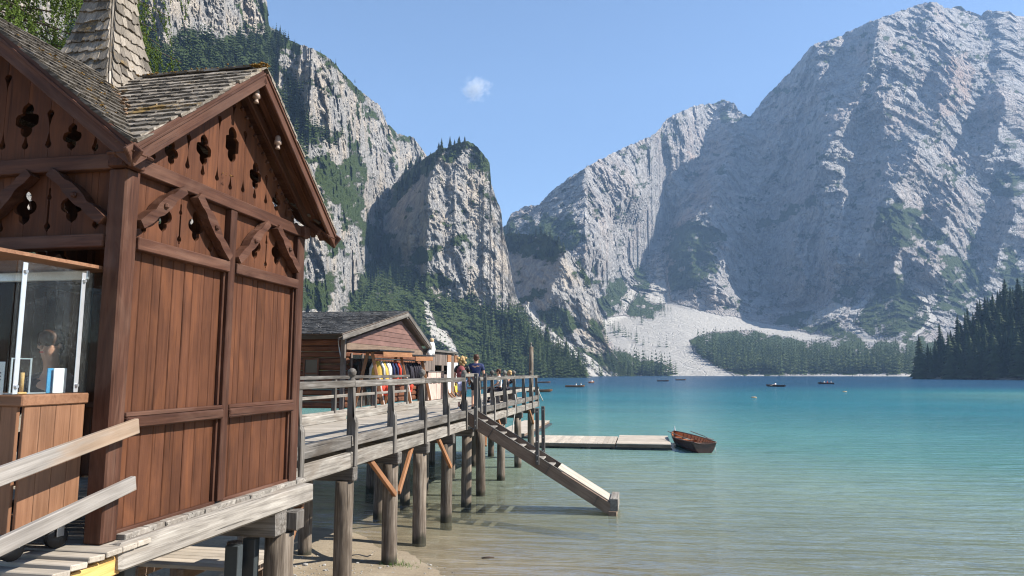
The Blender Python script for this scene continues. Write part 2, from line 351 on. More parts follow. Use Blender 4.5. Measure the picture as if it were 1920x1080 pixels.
def rock_mat(name, pale, mid, dark, tan, sc, strata=0.0, tanamt=0.6, veg=(0.04, 0.066, 0.019), veg2=(0.085, 0.112, 0.037)):
    t = NT(name); p = t.add('NewGeometry').outputs['Position']
    n1 = t.noise(p, 0.018 * sc, 6, 0.6, 0.5); st = t.noise(t.add('Mapping', {'Vector': p, 'Scale': (1, 1, 0.5)}).outputs[0], 0.09 * sc, 5, 0.65, 0.4)
    n3 = t.noise(p, 0.45 * sc, 6, 0.7)
    col = t.ramp(t.math('ADD', t.math('MULTIPLY', st, 0.55), t.math('MULTIPLY', n3, 0.45)), [(0.3, dark), (0.47, mid), (0.62, pale)])
    tn = t.math('MULTIPLY', t.math('ADD', t.rng(t.math('ADD', n1, t.math('MULTIPLY', st, 0.35)), 0.66, 0.82, 0, tanamt), t.attr('tan'), clamp=True), 0.9)
    col = t.mix(tn, col, t.mix(n3, tan, tuple(min(1, x * 1.35) for x in tan)))
    if strata:
        ss = t.noise(t.add('Mapping', {'Vector': p, 'Rotation': (0.05, 0.12, 0), 'Scale': (0.12, 0.12, 1.8)}).outputs[0], 0.05 * sc, 5, 0.7, 0.2)
        col = t.mix(strata, col, t.ramp(ss, [(0.35, dark), (0.6, pale)]))
    vw = t.add('VectorMath', {0: t.add('Mapping', {'Vector': p, 'Scale': (1, 1, 0.4)}).outputs[0], 1: t.add('VectorMath', {0: t.add('TexNoise', {'Vector': p, 'Scale': 0.05 * sc, 'Detail': 3.0}).outputs['Color'], 1: (18 / sc,) * 3}, operation='MULTIPLY').outputs[0]}, operation='ADD').outputs[0]
    ck = 0
    for vs in (0.05, 0.13):
        e = t.rng(t.add('TexVoronoi', {'Vector': vw, 'Scale': vs * sc}, feature='DISTANCE_TO_EDGE').outputs['Distance'], 0.0, 0.07, 1, 0); ck = t.math('MAXIMUM', ck, e) if ck else e
    ck = t.math('MULTIPLY', ck, t.rng(n3, 0.35, 0.6, 0.15, 0.75)); col = t.mix(t.math('MULTIPLY', ck, 1.0 if strata else 0.7), col, tuple(x * 0.45 for x in dark))
    scr = t.mix(t.noise(p, 0.7 * sc, 4), (0.27, 0.255, 0.23), (0.38, 0.36, 0.33))
    col = t.mix(t.attr('scree'), col, scr)
    vn = t.noise(p, 0.5 * sc, 5, 0.7); vc = t.mix(vn, veg, veg2)
    va = t.rng(t.math('ADD', t.attr('veg'), t.math('MULTIPLY', t.math('SUBTRACT', n3, 0.5), 1.1)), 0.4, 0.56)
    col = t.mix(va, col, vc)
    h = t.math('ADD', t.math('ADD', n3, st), t.math('MULTIPLY', vn, t.math('MULTIPLY', va, 1.4)))
    h = t.math('SUBTRACT', h, t.math('MULTIPLY', ck, 0.8))
    if strata: h = t.math('ADD', h, t.math('MULTIPLY', ss, 0.9))
    h = t.math('MULTIPLY', h, t.math('SUBTRACT', 1.0, t.math('MULTIPLY', t.attr('scree'), 0.75)))
    return t.done(col, 0.92, t.bump(h, 1.0, 4.0 / sc), 0.1)
M['rock_left'] = rock_mat('pale limestone cliff', (0.46, 0.43, 0.385), (0.3, 0.285, 0.268), (0.17, 0.167, 0.165), (0.46, 0.37, 0.27), 1.6)
M['rock_far'] = rock_mat('grey dolomite', (0.5, 0.475, 0.445), (0.33, 0.315, 0.305), (0.16, 0.157, 0.158), (0.42, 0.27, 0.19), 0.55, 0.4, 0.4)
def leaf_mat(name, a, b, c, trans=0.15):
    t = NT(name); p = t.coord(rnd=False); n = t.noise(t.add('NewGeometry').outputs['Position'], 0.9, 3)
    r = t.math('ADD', t.rand(), t.attr('tint'))
    col = t.ramp(t.math('FRACT', r), [(0.0, a), (0.5, b), (1.0, c)]); col = t.mix(t.rng(n, 0.3, 0.7, 0, 0.45), col, tuple(x * 0.55 for x in a))
    return t.done(col, 0.8, None, 0.12, **{'Subsurface Weight': 0.0})
M['needle'] = leaf_mat('dark conifer needles', (0.021, 0.036, 0.011), (0.037, 0.058, 0.017), (0.06, 0.08, 0.025))
M['needle_far'] = leaf_mat('conifer needles', (0.036, 0.058, 0.018), (0.054, 0.081, 0.024), (0.08, 0.104, 0.033))
M['needle_light'] = leaf_mat('light conifer needles', (0.04, 0.066, 0.02), (0.058, 0.088, 0.026), (0.07, 0.1, 0.034))
M['larch'] = leaf_mat('soft larch needles', (0.07, 0.11, 0.02), (0.1, 0.15, 0.028), (0.14, 0.19, 0.04))
M['bark'] = plain('brown bark', (0.09, 0.065, 0.05), 0.9, 0.4, 10, 0.1)
# lake bed and water
t = NT('sand and lake bed'); p = t.add('NewGeometry').outputs['Position']
n = t.noise(p, 0.8, 5, 0.6); n2 = t.noise(p, 22, 5, 0.7); n3 = t.noise(t.add('Mapping', {'Vector': p, 'Rotation': (0, 0, 0.66), 'Scale': (0.5, 3.0, 1)}).outputs[0], 1.6, 3, 0.5, 0.8)
col = t.ramp(t.math('ADD', t.math('MULTIPLY', n, 0.45), t.math('ADD', t.math('MULTIPLY', n2, 0.35), t.math('MULTIPLY', n3, 0.2))), [(0.32, (0.17, 0.132, 0.088)), (0.5, (0.29, 0.235, 0.165)), (0.66, (0.39, 0.325, 0.24))])
wet = t.rng(t.add('SeparateXYZ', {0: p}).outputs[2], 0.0, 0.55, 0.8, 1.0)
col = t.mix(1.0, col, t.add('CombineXYZ', {0: wet, 1: wet, 2: wet}).outputs[0], 'MULTIPLY')
M['sand'] = t.done(col, 0.9, t.bump(t.math('ADD', n2, n3), 0.6, 0.03), 0.15)
t = NT('lake water'); p = t.add('NewGeometry').outputs['Position']; dep = t.attr('depth')
body = t.ramp(t.math('DIVIDE', dep, 20.0), [(0.0, (0.3, 0.285, 0.2)), (0.05, (0.205, 0.255, 0.19)), (0.13, (0.085, 0.205, 0.172)), (0.3, (0.013, 0.12, 0.14)), (0.6, (0.004, 0.05, 0.095)), (1.0, (0.003, 0.034, 0.075))])
pv = t.rng(t.noise(t.add('Mapping', {'Vector': p, 'Scale': (0.5, 1, 1)}).outputs[0], 0.06, 4, 0.6), 0.3, 0.7, 0.85, 1.15)
body = t.mix(1.0, body, t.add('CombineXYZ', {0: pv, 1: pv, 2: pv}).outputs[0], 'MULTIPLY')
alpha = t.math('SUBTRACT', 1.0, t.math('POWER', 2.718, t.math('MULTIPLY', dep, -1.25)))
w1 = t.noise(t.add('Mapping', {'Vector': p, 'Rotation': (0, 0, 0.12), 'Scale': (0.3, 1.9, 1)}).outputs[0], 1.0, 3, 0.55, 0.6)
w2 = t.noise(t.add('Mapping', {'Vector': p, 'Rotation': (0, 0, -0.25), 'Scale': (0.8, 2.0, 1)}).outputs[0], 5.5, 3, 0.55, 0.3)
w3 = t.noise(t.add('Mapping', {'Vector': p, 'Rotation': (0, 0, 0.1), 'Scale': (0.6, 1.4, 1)}).outputs[0], 0.35, 3, 0.55, 0.5)
h = t.math('ADD', t.math('ADD', t.math('MULTIPLY', w1, 2.0), t.math('MULTIPLY', w2, 0.22)), t.math('MULTIPLY', w3, 1.2))
nb = t.bump(h, 0.7, 0.33)
tr = t.add('BsdfTransparent', {'Color': t.mix(t.math('MULTIPLY', dep, 0.6, clamp=True), (0.97, 0.97, 0.94), (0.62, 0.86, 0.74))})
di = t.add('BsdfDiffuse', {'Color': body, 'Normal': nb}); gl = t.add('BsdfGlossy', {'Color': (1, 1, 1), 'Roughness': 0.1, 'Normal': nb})
fr = t.add('Fresnel', {'IOR': 1.33, 'Normal': nb}); fc = t.math('MULTIPLY', t.math('MINIMUM', fr.outputs[0], 0.4), 0.85)
m1 = t.add('MixShader', {0: alpha, 1: tr.outputs[0], 2: di.outputs[0]}); m2 = t.add('MixShader', {0: fc, 1: m1.outputs[0], 2: gl.outputs[0]})
t.t.links.new(m2.outputs[0], t.out.inputs[0]); M['water'] = t.m
M['pinkdoor'] = wood('pale pink painted wood', (0.42, 0.3, 0.245), (0.5, 0.37, 0.31), (0.56, 0.43, 0.36), 0.6, None, 0, 0.08, crack=0.1)
M['grass'] = plain('bright grass', (0.07, 0.14, 0.025), 0.8, 0.3, 20, 0.1)
# ------------------------------------------------ mountains
def sstep(x, a, b):
    u = np.clip((x - a) / (b - a), 0, 1); return u * u * (3 - 2 * u)
def polys(px, py, L, soft=0.0, warp=9, seed=0):
    """union of traced outlines, edges roughened"""
    q = np.stack([px / 22 + seed, py / 22, np.zeros_like(px)], -1).reshape(-1, 3)
    wx = fbm(q, 4).reshape(px.shape) * warp; wy = fbm(q + 31.7, 4).reshape(px.shape) * warp
    r = np.zeros(px.shape, bool)
    for P in L: r |= inpoly(px + wx, py + wy, P)
    return r.astype(float)
def curtain(name, xs, sil, r0, z0, nrow, cfield, relief, masks, mat, label=None, cat=None, jag=1.2, back=0.9, mult=None, smooth=False):
    """a mountain side: columns are compass bearings, rows climb it; every point gets its own distance from its slope and relief"""
    bs = np.array([bearing(x, 690) for x in xs]); phi = bs[:, 0]
    sb = np.array([bearing(*p) for p in sil]); o = np.argsort(sb[:, 0]); top = np.interp(phi, sb[o, 0], sb[o, 1])
    top = top + fbm(np.stack([phi * 330, phi * 0, phi * 0], -1), 5, 0.6) * jag / FPX * 3
    rb = np.interp(phi, [bearing(x, 690)[0] for x, r in r0], [r for x, r in r0])
    t0 = (z0 - CH) / rb; top = np.maximum(top, t0 + 0.002)
    T = np.linspace(0, 1, nrow)[:, None]; tau = t0[None] + (top - t0)[None] * T; PH = np.broadcast_to(phi[None], tau.shape)
    px, py = sight(PH, tau)
    c = cfield(px, py); r = np.empty_like(tau); r[0] = rb
    for i in range(1, nrow):
        dt = tau[i] - tau[i - 1]; r[i] = r[i - 1] * (1 + c[i] * dt / np.maximum(1 - c[i] * tau[i], 0.22))
    if mult is not None: r = r * mult(px, py)
    P = np.stack([r * np.sin(PH), r * np.cos(PH), CH + r * tau], -1)
    d = relief(P.reshape(-1, 3), px.ravel(), py.ravel()).reshape(r.shape) * sstep(T, 0.0, 0.06)
    r = r + d
    P = np.stack([r * np.sin(PH), r * np.cos(PH), CH + r * tau], -1)
    # far side of the ridge
    nb = 12; rt = r[-1]; zt = P[-1, :, 2]; B = []
    for k in range(1, nb):
        q = (k / (nb - 1)) ** 1.5; rr = rt + q * np.maximum(zt - z0, 5) * back * 1.3 + 2; zz = z0 + (zt - z0) * (1 - q) - (0.5 if k < 3 else 0)
        B.append(np.stack([rr * np.sin(phi), rr * np.cos(phi), zz], -1))
    V = np.concatenate([P, np.array(B)], 0); nr, nc = V.shape[:2]
    I = np.arange(nr * nc).reshape(nr, nc)
    F = np.stack([I[:-1, :-1], I[:-1, 1:], I[1:, 1:], I[1:, :-1]], -1).reshape(-1, 4)
    me = mesh_np(name, V.reshape(-1, 3), F, smooth); out = dict(P=P, px=px, py=py, r=r)
    for k, fn in masks.items():
        a = fn(px, py, P); out[k] = a; attr(me, k, np.concatenate([a, np.zeros((nb - 1, nc)) + (0.3 if k == 'veg' else 0)], 0))
    me.materials.append(mat)
    o = link(bpy.data.objects.new(name, me), None, None, kind='structure')
    if label: o['label'] = label
    return out
zero = lambda px, py, P: np.zeros(px.shape)
def cols(*seg):
    return np.concatenate([np.arange(a, b, s) for a, b, s in seg])
# --- left cliff
A_veg = [[(200, -60), (240, 0), (252, 60), (300, 140), (150, 200), (100, 100)],
 [(240, 40), (280, 62), (312, 92), (330, 76), (350, 62), (385, 72), (420, 78), (450, 62), (502, 52), (545, 74), (530, 100), (520, 118), (515, 150), (548, 195), (565, 245), (585, 300), (560, 330), (520, 300), (480, 240), (300, 150), (240, 130)],
 [(533, 125), (567, 173), (555, 197), (590, 238), (647, 253), (627, 277), (597, 277), (557, 247), (540, 190)],
 [(520, 60), (545, 70), (572, 88), (562, 104), (540, 96)], [(587, 120), (637, 124), (645, 140), (605, 135)], [(578, 145), (637, 155), (620, 169), (582, 168)],
 [(577, 86), (610, 96), (650, 143), (677, 170), (693, 198), (712, 217), (735, 240), (708, 232), (678, 190), (640, 150), (610, 118)], [(737, 245), (773, 251), (782, 265), (747, 269)],
 [(600, 288), (632, 303), (682, 298), (667, 322), (632, 322), (660, 345), (690, 352), (640, 360), (590, 328)],
 [(600, 330), (626, 335), (665, 378), (669, 413), (696, 417), (733, 428), (723, 450), (690, 448), (661, 430), (648, 390), (610, 350)], [(684, 446), (723, 453), (718, 473), (690, 470)],
 [(560, 525), (626, 515), (630, 557), (583, 575), (560, 575)], [(600, 430), (640, 440), (650, 480), (620, 470)], [(560, 380), (590, 390), (600, 440), (575, 420)],
 [(640, 600), (660, 560), (690, 490), (720, 475), (745, 500), (800, 510), (860, 560), (860, 760), (560, 760), (570, 640)]]
A_for = [A_veg[0], A_veg[1], A_veg[2], A_veg[-1]]
A_sil = [(-700, 60), (-500, -150), (-200, -260), (0, -220), (200, -140), (380, -75), (440, -55), (490, -18), (501, 5), (504, 48), (520, 57), (545, 75), (570, 86), (590, 92), (620, 110), (640, 133), (655, 150), (680, 175), (712, 197), (726, 232), (745, 250), (775, 258), (790, 276), (830, 340), (880, 470)]
def A_c(px, py): return 0.42 + 0.75 * polys(px, py, [A_veg[1], A_veg[0]], warp=14) + 1.0 * polys(px, py, [A_veg[-1]])
def cliff_relief(a1, l1, a2, l2, a3, l3, zs=0.7, seed=0.0):
    def f(P, px, py):
        Q = P * np.array([1, 1, zs]) + seed
        wq = Q + 0.35 * l1 * np.stack([fbm(Q / l1 * 0.8 + 5, 3), fbm(Q / l1 * 0.8 + 11, 3), fbm(Q / l1 * .8 + 23, 3)], -1)
        d = -a1 * (ridged(wq / l1, 5, 0.5) - 0.5)
        b1 = fbm(P / (l2 * 1.1) + 7, 3) * 5; d += a2 * 0.22 * (np.floor(b1) + sstep(b1 - np.floor(b1), 0.35, 0.65) - b1)
        d += -a2 * (ridged(P * np.array([1, 1, 0.8]) / l2 + 3.3, 4, 0.55) - 0.5) + a3 * fbm(P / l3, 4, 0.6)
        return d
    return f
A_rel0 = cliff_relief(24, 85, 11, 22, 3.6, 5.5)
def A_rel(P, px, py): return A_rel0(P, px, py) * np.clip(np.hypot(P[:, 0], P[:, 1]) / 330, 0.35, 1.2) + 40 * sstep(px, 497, 510) * sstep(py, 130, 60)
def blur(a, k):
    for ax in (0, 1):
        for _ in range(2):
            p = np.pad(a, [(k + 1, k) if i == ax else (0, 0) for i in (0, 1)], mode='edge'); c = np.cumsum(p, ax)
            n = a.shape[ax]; a = (np.take(c, range(2 * k + 1, 2 * k + 1 + n), ax) - np.take(c, range(0, n), ax)) / (2 * k + 1)
    return a
def veg_of(L, base, thr, seed, warp=9, k=4, bare=(), pw=.9, ew=1.0):
    def f(px, py, P):
        n = fbm((P.reshape(-1, 3) * np.array([1, 1, 1.5])) / base + seed, 5, 0.6).reshape(px.shape)
        e = fbm(np.stack([px / 16 + seed, py / 12, 0 * px], -1).reshape(-1, 3), 6, 0.68).reshape(px.shape)
        return np.clip(blur(polys(px, py, L, warp=warp * 1.6, seed=seed), k) * pw + e * ew + sstep(n, thr, thr + 0.12) * 0.5 - (1.3 * blur(polys(px, py, bare, warp=5), 1) if bare else 0), 0, 1)
    return f
TA = curtain('cliff', cols((-700, -20, 14), (-20, 200, 4), (200, 830, 2.0)), A_sil, [(-700, 150), (0, 190), (300, 250), (600, 345), (720, 520), (840, 720)], -4, 330, A_c, A_rel,
             dict(veg=veg_of(A_veg, 36, 0.09, 1.3), tan=zero, scree=zero), M['rock_left'])
# --- rock tower
B_veg = [[(725, 372), (735, 350), (770, 312), (812, 280), (870, 260), (890, 268), (860, 288), (835, 303), (800, 328), (772, 350), (745, 385), (730, 390)], [(880, 266), (905, 283), (920, 308), (905, 312), (885, 290)],
 [(880, 350), (920, 350), (942, 397), (930, 392), (905, 362)], [(838, 457), (883, 444), (898, 428), (935, 424), (912, 438), (883, 452), (848, 465)], [(778, 461), (828, 461), (815, 489), (768, 497)], [(801, 500), (850, 518), (848, 535), (815, 535)],
 [(560, 640), (620, 600), (690, 540), (720, 480), (745, 490), (790, 520), (800, 560), (835, 552), (850, 565), (880, 556), (930, 580), (975, 588), (1000, 610), (1040, 640), (1090, 688), (1110, 760), (560, 760)]]
B_scree = [[(792, 560), (806, 566), (818, 610), (836, 618), (858, 660), (868, 705), (850, 705), (836, 660), (812, 640), (800, 600)], [(985, 568), (1003, 590), (1020, 622), (1050, 648), (1100, 690), (1085, 690), (1040, 652), (1008, 625), (990, 600)]]
B_sil = [(560, 700), (620, 640), (690, 560), (714, 500), (719, 400), (722, 385), (735, 350), (755, 325), (790, 300), (812, 285), (835, 277), (870, 264), (888, 268), (905, 288), (918, 305), (921, 345), (930, 372), (940, 395), (943, 432), (952, 470), (960, 520), (968, 555), (978, 572), (990, 584), (1000, 600), (1020, 624), (1045, 645), (1075, 682), (1100, 706), (1120, 712)]
def B_c(px, py): return 0.4 + 1.2 * polys(px, py, [B_veg[-1]], warp=5)
B_rel0 = cliff_relief(23, 80, 11, 22, 3.6, 5.5, 0.65, 40.)
def B_rel(P, px, py):
    xe = np.interp(py, [260, 300, 380, 440, 500, 560], [850, 822, 790, 768, 770, 780])
    s = np.clip(xe - px, 0, 200); d = s * 1.5 * sstep(py, 560, 470)            # shaded flank falls away from the arete
    xr = np.interp(py, [260, 350, 420, 480, 560], [900, 905, 915, 930, 950]); d = d + np.clip(px - xr, 0, 80) * 1.0 * sstep(py, 600, 500)
    return d + B_rel0(P, px, py) * (1 - 0.45 * sstep(s, 5, 40))
TB = curtain('rock_tower', cols((560, 1120, 1.8)), B_sil, [(560, 300), (720, 430), (1000, 500), (1110, 520)], -4, 250, B_c, B_rel,
             dict(veg=veg_of(B_veg, 36, 0.15, 7.7, bare=B_scree), tan=zero, scree=lambda a, b, P: polys(a, b, B_scree, warp=5)), M['rock_left'])
# --- wooded knoll
C_veg = [[(930, 430), (985, 432), (1020, 430), (1062, 462), (1052, 485), (1020, 492), (985, 478), (945, 470)], [(1083, 487), (1112, 535), (1095, 540), (1075, 510)], [(1000, 578), (1062, 574), (1078, 602), (1050, 640), (1015, 610)],
 [(1055, 650), (1100, 655), (1150, 672), (1190, 700), (1190, 720), (1080, 720)], [(1100, 600), (1135, 610), (1140, 650), (1110, 630)]]
C_scree = [[(985, 560), (1010, 596), (1050, 632), (1100, 668), (1165, 705), (1120, 709), (1080, 680), (1030, 645), (990, 600)]]
C_sil = [(905, 520), (930, 460), (945, 437), (985, 440), (1020, 438), (1045, 452), (1060, 467), (1085, 490), (1110, 532), (1125, 585), (1140, 640), (1150, 662), (1165, 682), (1180, 700), (1195, 712)]
C_rel0 = cliff_relief(30, 80, 14, 30, 4, 8, 0.5, 90.)
def C_rel(P, px, py):
    xe = np.interp(py, [460, 540, 640], [1062, 1035, 1020]); s = np.clip(xe - px, 0, 200)
    return s * 1.3 * sstep(py, 600, 540) + C_rel0(P, px, py)
TC = curtain('wooded_knoll', cols((900, 1196, 1.8)), C_sil, [(900, 600), (1050, 640), (1190, 730)], -4, 160, lambda a, b: 0.42 + 1.1 * sstep(b, 600, 640), C_rel,
             dict(veg=veg_of(C_veg, 34, 0.22, 12.1, bare=C_scree), tan=zero, scree=lambda a, b, P: polys(a, b, C_scree, warp=5)), M['rock_left'])
# --- great massif with its scree fan
E_sil = [(880, 480), (935, 432), (950, 419), (958, 401), (985, 387), (1012, 383), (1035, 356), (1070, 331), (1120, 301), (1190, 268), (1230, 251), (1250, 222), (1300, 198), (1340, 193), (1358, 186), (1375, 192), (1385, 206), (1400, 217), (1406, 220), (1440, 176), (1490, 126), (1520, 86), (1580, 65), (1630, 40), (1690, 20), (1745, 2), (1762, 7), (1771, 16), (1800, 12), (1815, 20), (1840, 28), (1850, 20), (1895, 20), (1905, 30), (1925, 30), (1960, 70), (2050, 210), (2200, 380), (2400, 500), (2700, 560)]
E_veg = [[(1250, 425), (1300, 410), (1352, 430), (1332, 470), (1345, 500), (1300, 545), (1250, 548), (1252, 490)], [(1126, 562), (1160, 515), (1182, 545), (1167, 583), (1138, 602)],
 [(1190, 545), (1194, 490), (1208, 490), (1214, 513), (1208, 560), (1237, 567), (1262, 583), (1233, 603), (1207, 612), (1173, 597), (1173, 573)],
 [(1603, 575), (1640, 545), (1700, 513), (1722, 545), (1745, 590), (1742, 612), (1715, 635), (1640, 632), (1597, 610)],
 [(1540, 358), (1480, 388), (1415, 422), (1400, 440), (1470, 412), (1530, 380)], [(1640, 395), (1700, 378), (1752, 440), (1700, 470), (1650, 452)], [(1860, 318), (1925, 308), (1925, 385), (1870, 372)],
 [(1768, 480), (1830, 495), (1862, 540), (1800, 590), (1756, 572)], [(1560, 540), (1620, 520), (1640, 500), (1600, 560), (1560, 595)], [(1880, 470), (1925, 430), (1925, 560), (1870, 560)],
 [(1300, 612), (1330, 617), (1400, 612), (1460, 626), (1520, 638), (1560, 634), (1600, 645), (1735, 640), (2400, 640), (2400, 720), (1392, 720), (1370, 700), (1300, 660), (1288, 640)],
 [(1430, 600), (1500, 588), (1560, 602), (1600, 640), (1560, 632), (1500, 620)], [(1120, 600), (1180, 625), (1260, 655), (1275, 660), (1220, 650), (1150, 632)], [(1100, 650), (1160, 652), (1215, 668), (1265, 690), (1245, 720), (1100, 720)], [(940, 420), (1060, 400), (1100, 440), (1080, 470), (940, 460)]]
E_scree = [[(1380, 702), (1500, 704), (1640, 703), (1740, 699), (1740, 714), (1380, 714)], [(1000, 705), (1200, 704), (1200, 714), (1000, 714)], [(1120, 600), (1170, 590), (1230, 600), (1252, 562), (1310, 582), (1420, 602), (1500, 621), (1565, 632), (1520, 640), (1460, 630), (1400, 618), (1330, 622), (1292, 640), (1300, 662), (1370, 700), (1410, 720), (1180, 720), (1260, 690), (1150, 650)],
 [(1208, 562), (1222, 540), (1230, 500), (1245, 500), (1252, 540), (1258, 566), (1230, 572)], [(1500, 612), (1520, 592), (1560, 568), (1592, 575), (1562, 600)], [(1628, 550), (1640, 552), (1606, 588), (1600, 612), (1650, 640), (1620, 640), (1590, 612), (1594, 580)], [(1722, 545), (1735, 550), (1748, 582), (1760, 600), (1720, 632), (1708, 632), (1744, 600)], [(1164, 560), (1186, 540), (1196, 545), (1172, 584)]]
E_tan = [[(1270, 420), (1290, 395), (1330, 375), (1300, 420), (1275, 470), (1262, 540), (1250, 545), (1258, 480)], [(1290, 280), (1330, 330), (1330, 370), (1300, 390), (1290, 340)], [(1780, 110), (1820, 100), (1830, 170), (1790, 220), (1750, 230)], [(1600, 90), (1630, 80), (1620, 120)]]
yb_x, yb_y = [880, 1100, 1150, 1200, 1250, 1300, 1400, 1500, 1560, 1730, 2700], [640, 640, 602, 582, 566, 582, 600, 622, 634, 640, 640]
def E_c(px, py):
    yb = np.interp(px, yb_x, yb_y); f = sstep(py, yb - 4, yb + 6); mid = sstep(py, yb - 75 - 50 * sstep(px, 1560, 1640), yb - 45) * (1 - f)
    return 0.62 + (3.5 + 2.6 * sstep(px, 1250, 1560)) * f + (0.75 + 1.1 * sstep(px, 1340, 1440) * sstep(px, 1960, 1840)) * mid + 0.12 * sstep(py, 200, 60)
def E_mult(px, py):
    xl = np.interp(py, [180, 218, 290, 370, 420, 490, 560], [1408, 1402, 1382, 1348, 1305, 1272, 1256]); s = xl - px; y = sstep(py, 590, 470)
    h = sstep(py, np.interp(px, yb_x, yb_y), np.interp(px, yb_x, yb_y) - 330); return 1 + 0.03 * h * np.clip((1880 - px) / 470, -0.5, 1) + y * (0.12 * sstep(s, -5, 75) - 0.23 * sstep(s, 60, 190) + 0.14 * sstep(s, 180, 420))
E_ridge = [([(1790, 72), (1800, 130), (1775, 200), (1730, 260), (1700, 330), (1655, 400), (1620, 480)], 62, 60), ([(1885, 195), (1862, 280), (1805, 350), (1772, 430), (1750, 500)], 50, 55),
 ([(1520, 90), (1480, 200), (1450, 300), (1405, 400), (1365, 470), (1340, 540)], 34, 60), ([(1650, 50), (1612, 180), (1560, 260), (1510, 400), (1490, 520)], 50, 55), ([(1745, 5), (1735, 60), (1700, 120), (1660, 190)], 40, 40), ([(1920, 380), (1880, 450), (1850, 520)], 35, 40),
 ([(1590, 360), (1570, 430), (1560, 520)], 30, 30), ([(1700, 380), (1690, 450), (1680, 510)], 30, 32), ([(1160, 330), (1210, 400), (1230, 470)], 34, 50), ([(1280, 230), (1290, 300), (1270, 380)], 40, 50), ([(1130, 440), (1150, 500)], 26, 34)]
def E_rel(P, px, py):
    wz = 8 * fbm(np.stack([px / 60, py / 60, 0 * px], -1), 4); wz2 = 8 * fbm(np.stack([px / 60 + 9, py / 60, 0 * px], -1), 4); d = 0
    for L, a, wd in E_ridge: d = d - 1.5 * a * np.clip(1 - polydist(px + wz * 2, py + wz2 * 2, L) / wd, 0, 1)
    yb = np.interp(px, yb_x, yb_y); k = sstep(py, yb + 2, yb - 30)
    ax = np.array([0.75, -0.1, 0.65]); ay = np.array([-0.1, 1, 0]); az = np.array([-0.65, 0, 0.76])     # gullies slant down to the left
    Q = np.stack([P @ ax, P @ ay, (P @ az) * 0.34], -1)
    d = d - 44 * (ridged(Q / 160, 5, 0.5) - 0.5) - 26 * (ridged(Q * np.array([1, 1, .8]) / 46 + 4, 4, 0.55) - 0.5) + 13 * (ridged(P * np.array([1, 1, 0.8]) / 19 + 8, 3, 0.6) - 0.5) + 4 * fbm(P / 9, 3, 0.6)
    zz = (P[:, 2] + 0.16 * P[:, 0] + 16 * fbm(P / 120, 3)) / 17; st = zz - np.floor(zz); d = d + 2.2 * (np.where(st < 0.75, st / 0.75, (1 - st) / 0.25) - 0.5) * (0.6 + fbm(P / 90 + 2, 2))
    return d * k + (1 - k) * 3.5 * fbm(P / 60, 3, 0.4)
TE = curtain('mountain', cols((880, 1930, 2.1), (1930, 2700, 12)), E_sil, [(880, 800), (1150, 770), (1690, 765), (1800, 850), (1930, 1000), (2200, 1350), (2700, 1700)], -4, 345, E_c, E_rel,
             dict(veg=veg_of(E_veg, 130, 0.42, 3.1, 9, 4, E_scree, .88, 1.5), tan=lambda a, b, P: polys(a, b, E_tan, warp=16) * 0.6, scree=lambda a, b, P: polys(a, b, E_scree, warp=5)), M['rock_far'], mult=E_mult, back=0.12)
# --- wooded promontory on the right
F_sil = [(1722, 713), (1738, 704), (1760, 690), (1800, 655), (1850, 615), (1900, 575), (1960, 560), (2100, 520), (2400, 480), (2700, 560)]
TF = curtain('promontory', cols((1722, 2000, 5), (2000, 2700, 16)), F_sil, [(1720, 470), (1800, 455), (2000, 420), (2700, 400)], -3, 60, lambda a, b: 1.7 + 0 * a, lambda P, a, b: 3 * fbm(P / 20, 4),
             dict(veg=lambda a, b, P: 0.3 + 0.7 * sstep(P[..., 2], 1.0, 2.5), tan=zero, scree=lambda a, b, P: sstep(P[..., 2], 1.6, 0.6) * 0.6), M['rock_left'])
# ------------------------------------------------ trees
def conifer_arrays(rng, tiers, npt, droop=0.22, width=0.17, trunk=True):
    """unit-high conifer: whorls of drooping, uneven branch blades round a tapering trunk"""
    v = []; f = []
    def tri(a, b, c): n = len(v); v.extend([a, b, c]); f.append((n, n + 1, n + 2))
    for i in range(tiers):
        t = i / (tiers - 1); z = 0.10 + 0.86 * t; rad = width * (1 - t) ** 0.85 * rng.uniform(0.85, 1.12) + 0.008; off = rng.uniform(0, 6.28)
        for k in range(npt):
            a = off + 6.283 * (k + rng.uniform(-.3, .3)) / npt; L = rad * rng.uniform(0.62, 1.2); d = droop * L + 0.012; s = 0.55 * rad * rng.uniform(0.7, 1.2) + 0.006
            ca, sa = math.cos(a), math.sin(a); zt = z + rng.uniform(0.02, 0.05)
            tip = (L * ca, L * sa, z - d * rng.uniform(0.6, 1.5)); l = (0.45 * L * ca - s * sa, 0.45 * L * sa + s * ca, z - d * .75); r = (0.45 * L * ca + s * sa, 0.45 * L * sa - s * ca, z - d * .75); top = (0, 0, zt)
            tri(top, l, tip); tri(top, tip, r)
    tri((0.02, 0, .9), (-.01, .017, .9), (0, 0, 1.0)); tri((-.01, -.017, .9), (0.02, 0, .9), (0, 0, 1.0)); tri((-.01, .017, .9), (-.01, -.017, .9), (0, 0, 1.0))
    nf = len(f)
    if trunk:
        n = len(v)
        for k in range(4): a = k * math.pi / 2; v.append((0.012 * math.cos(a), 0.012 * math.sin(a), -0.03))
        v.append((0, 0, 0.9))
        for k in range(4): f.append((n + k, n + (k + 1) % 4, n + 4))
    return np.array(v), np.array(f), nf
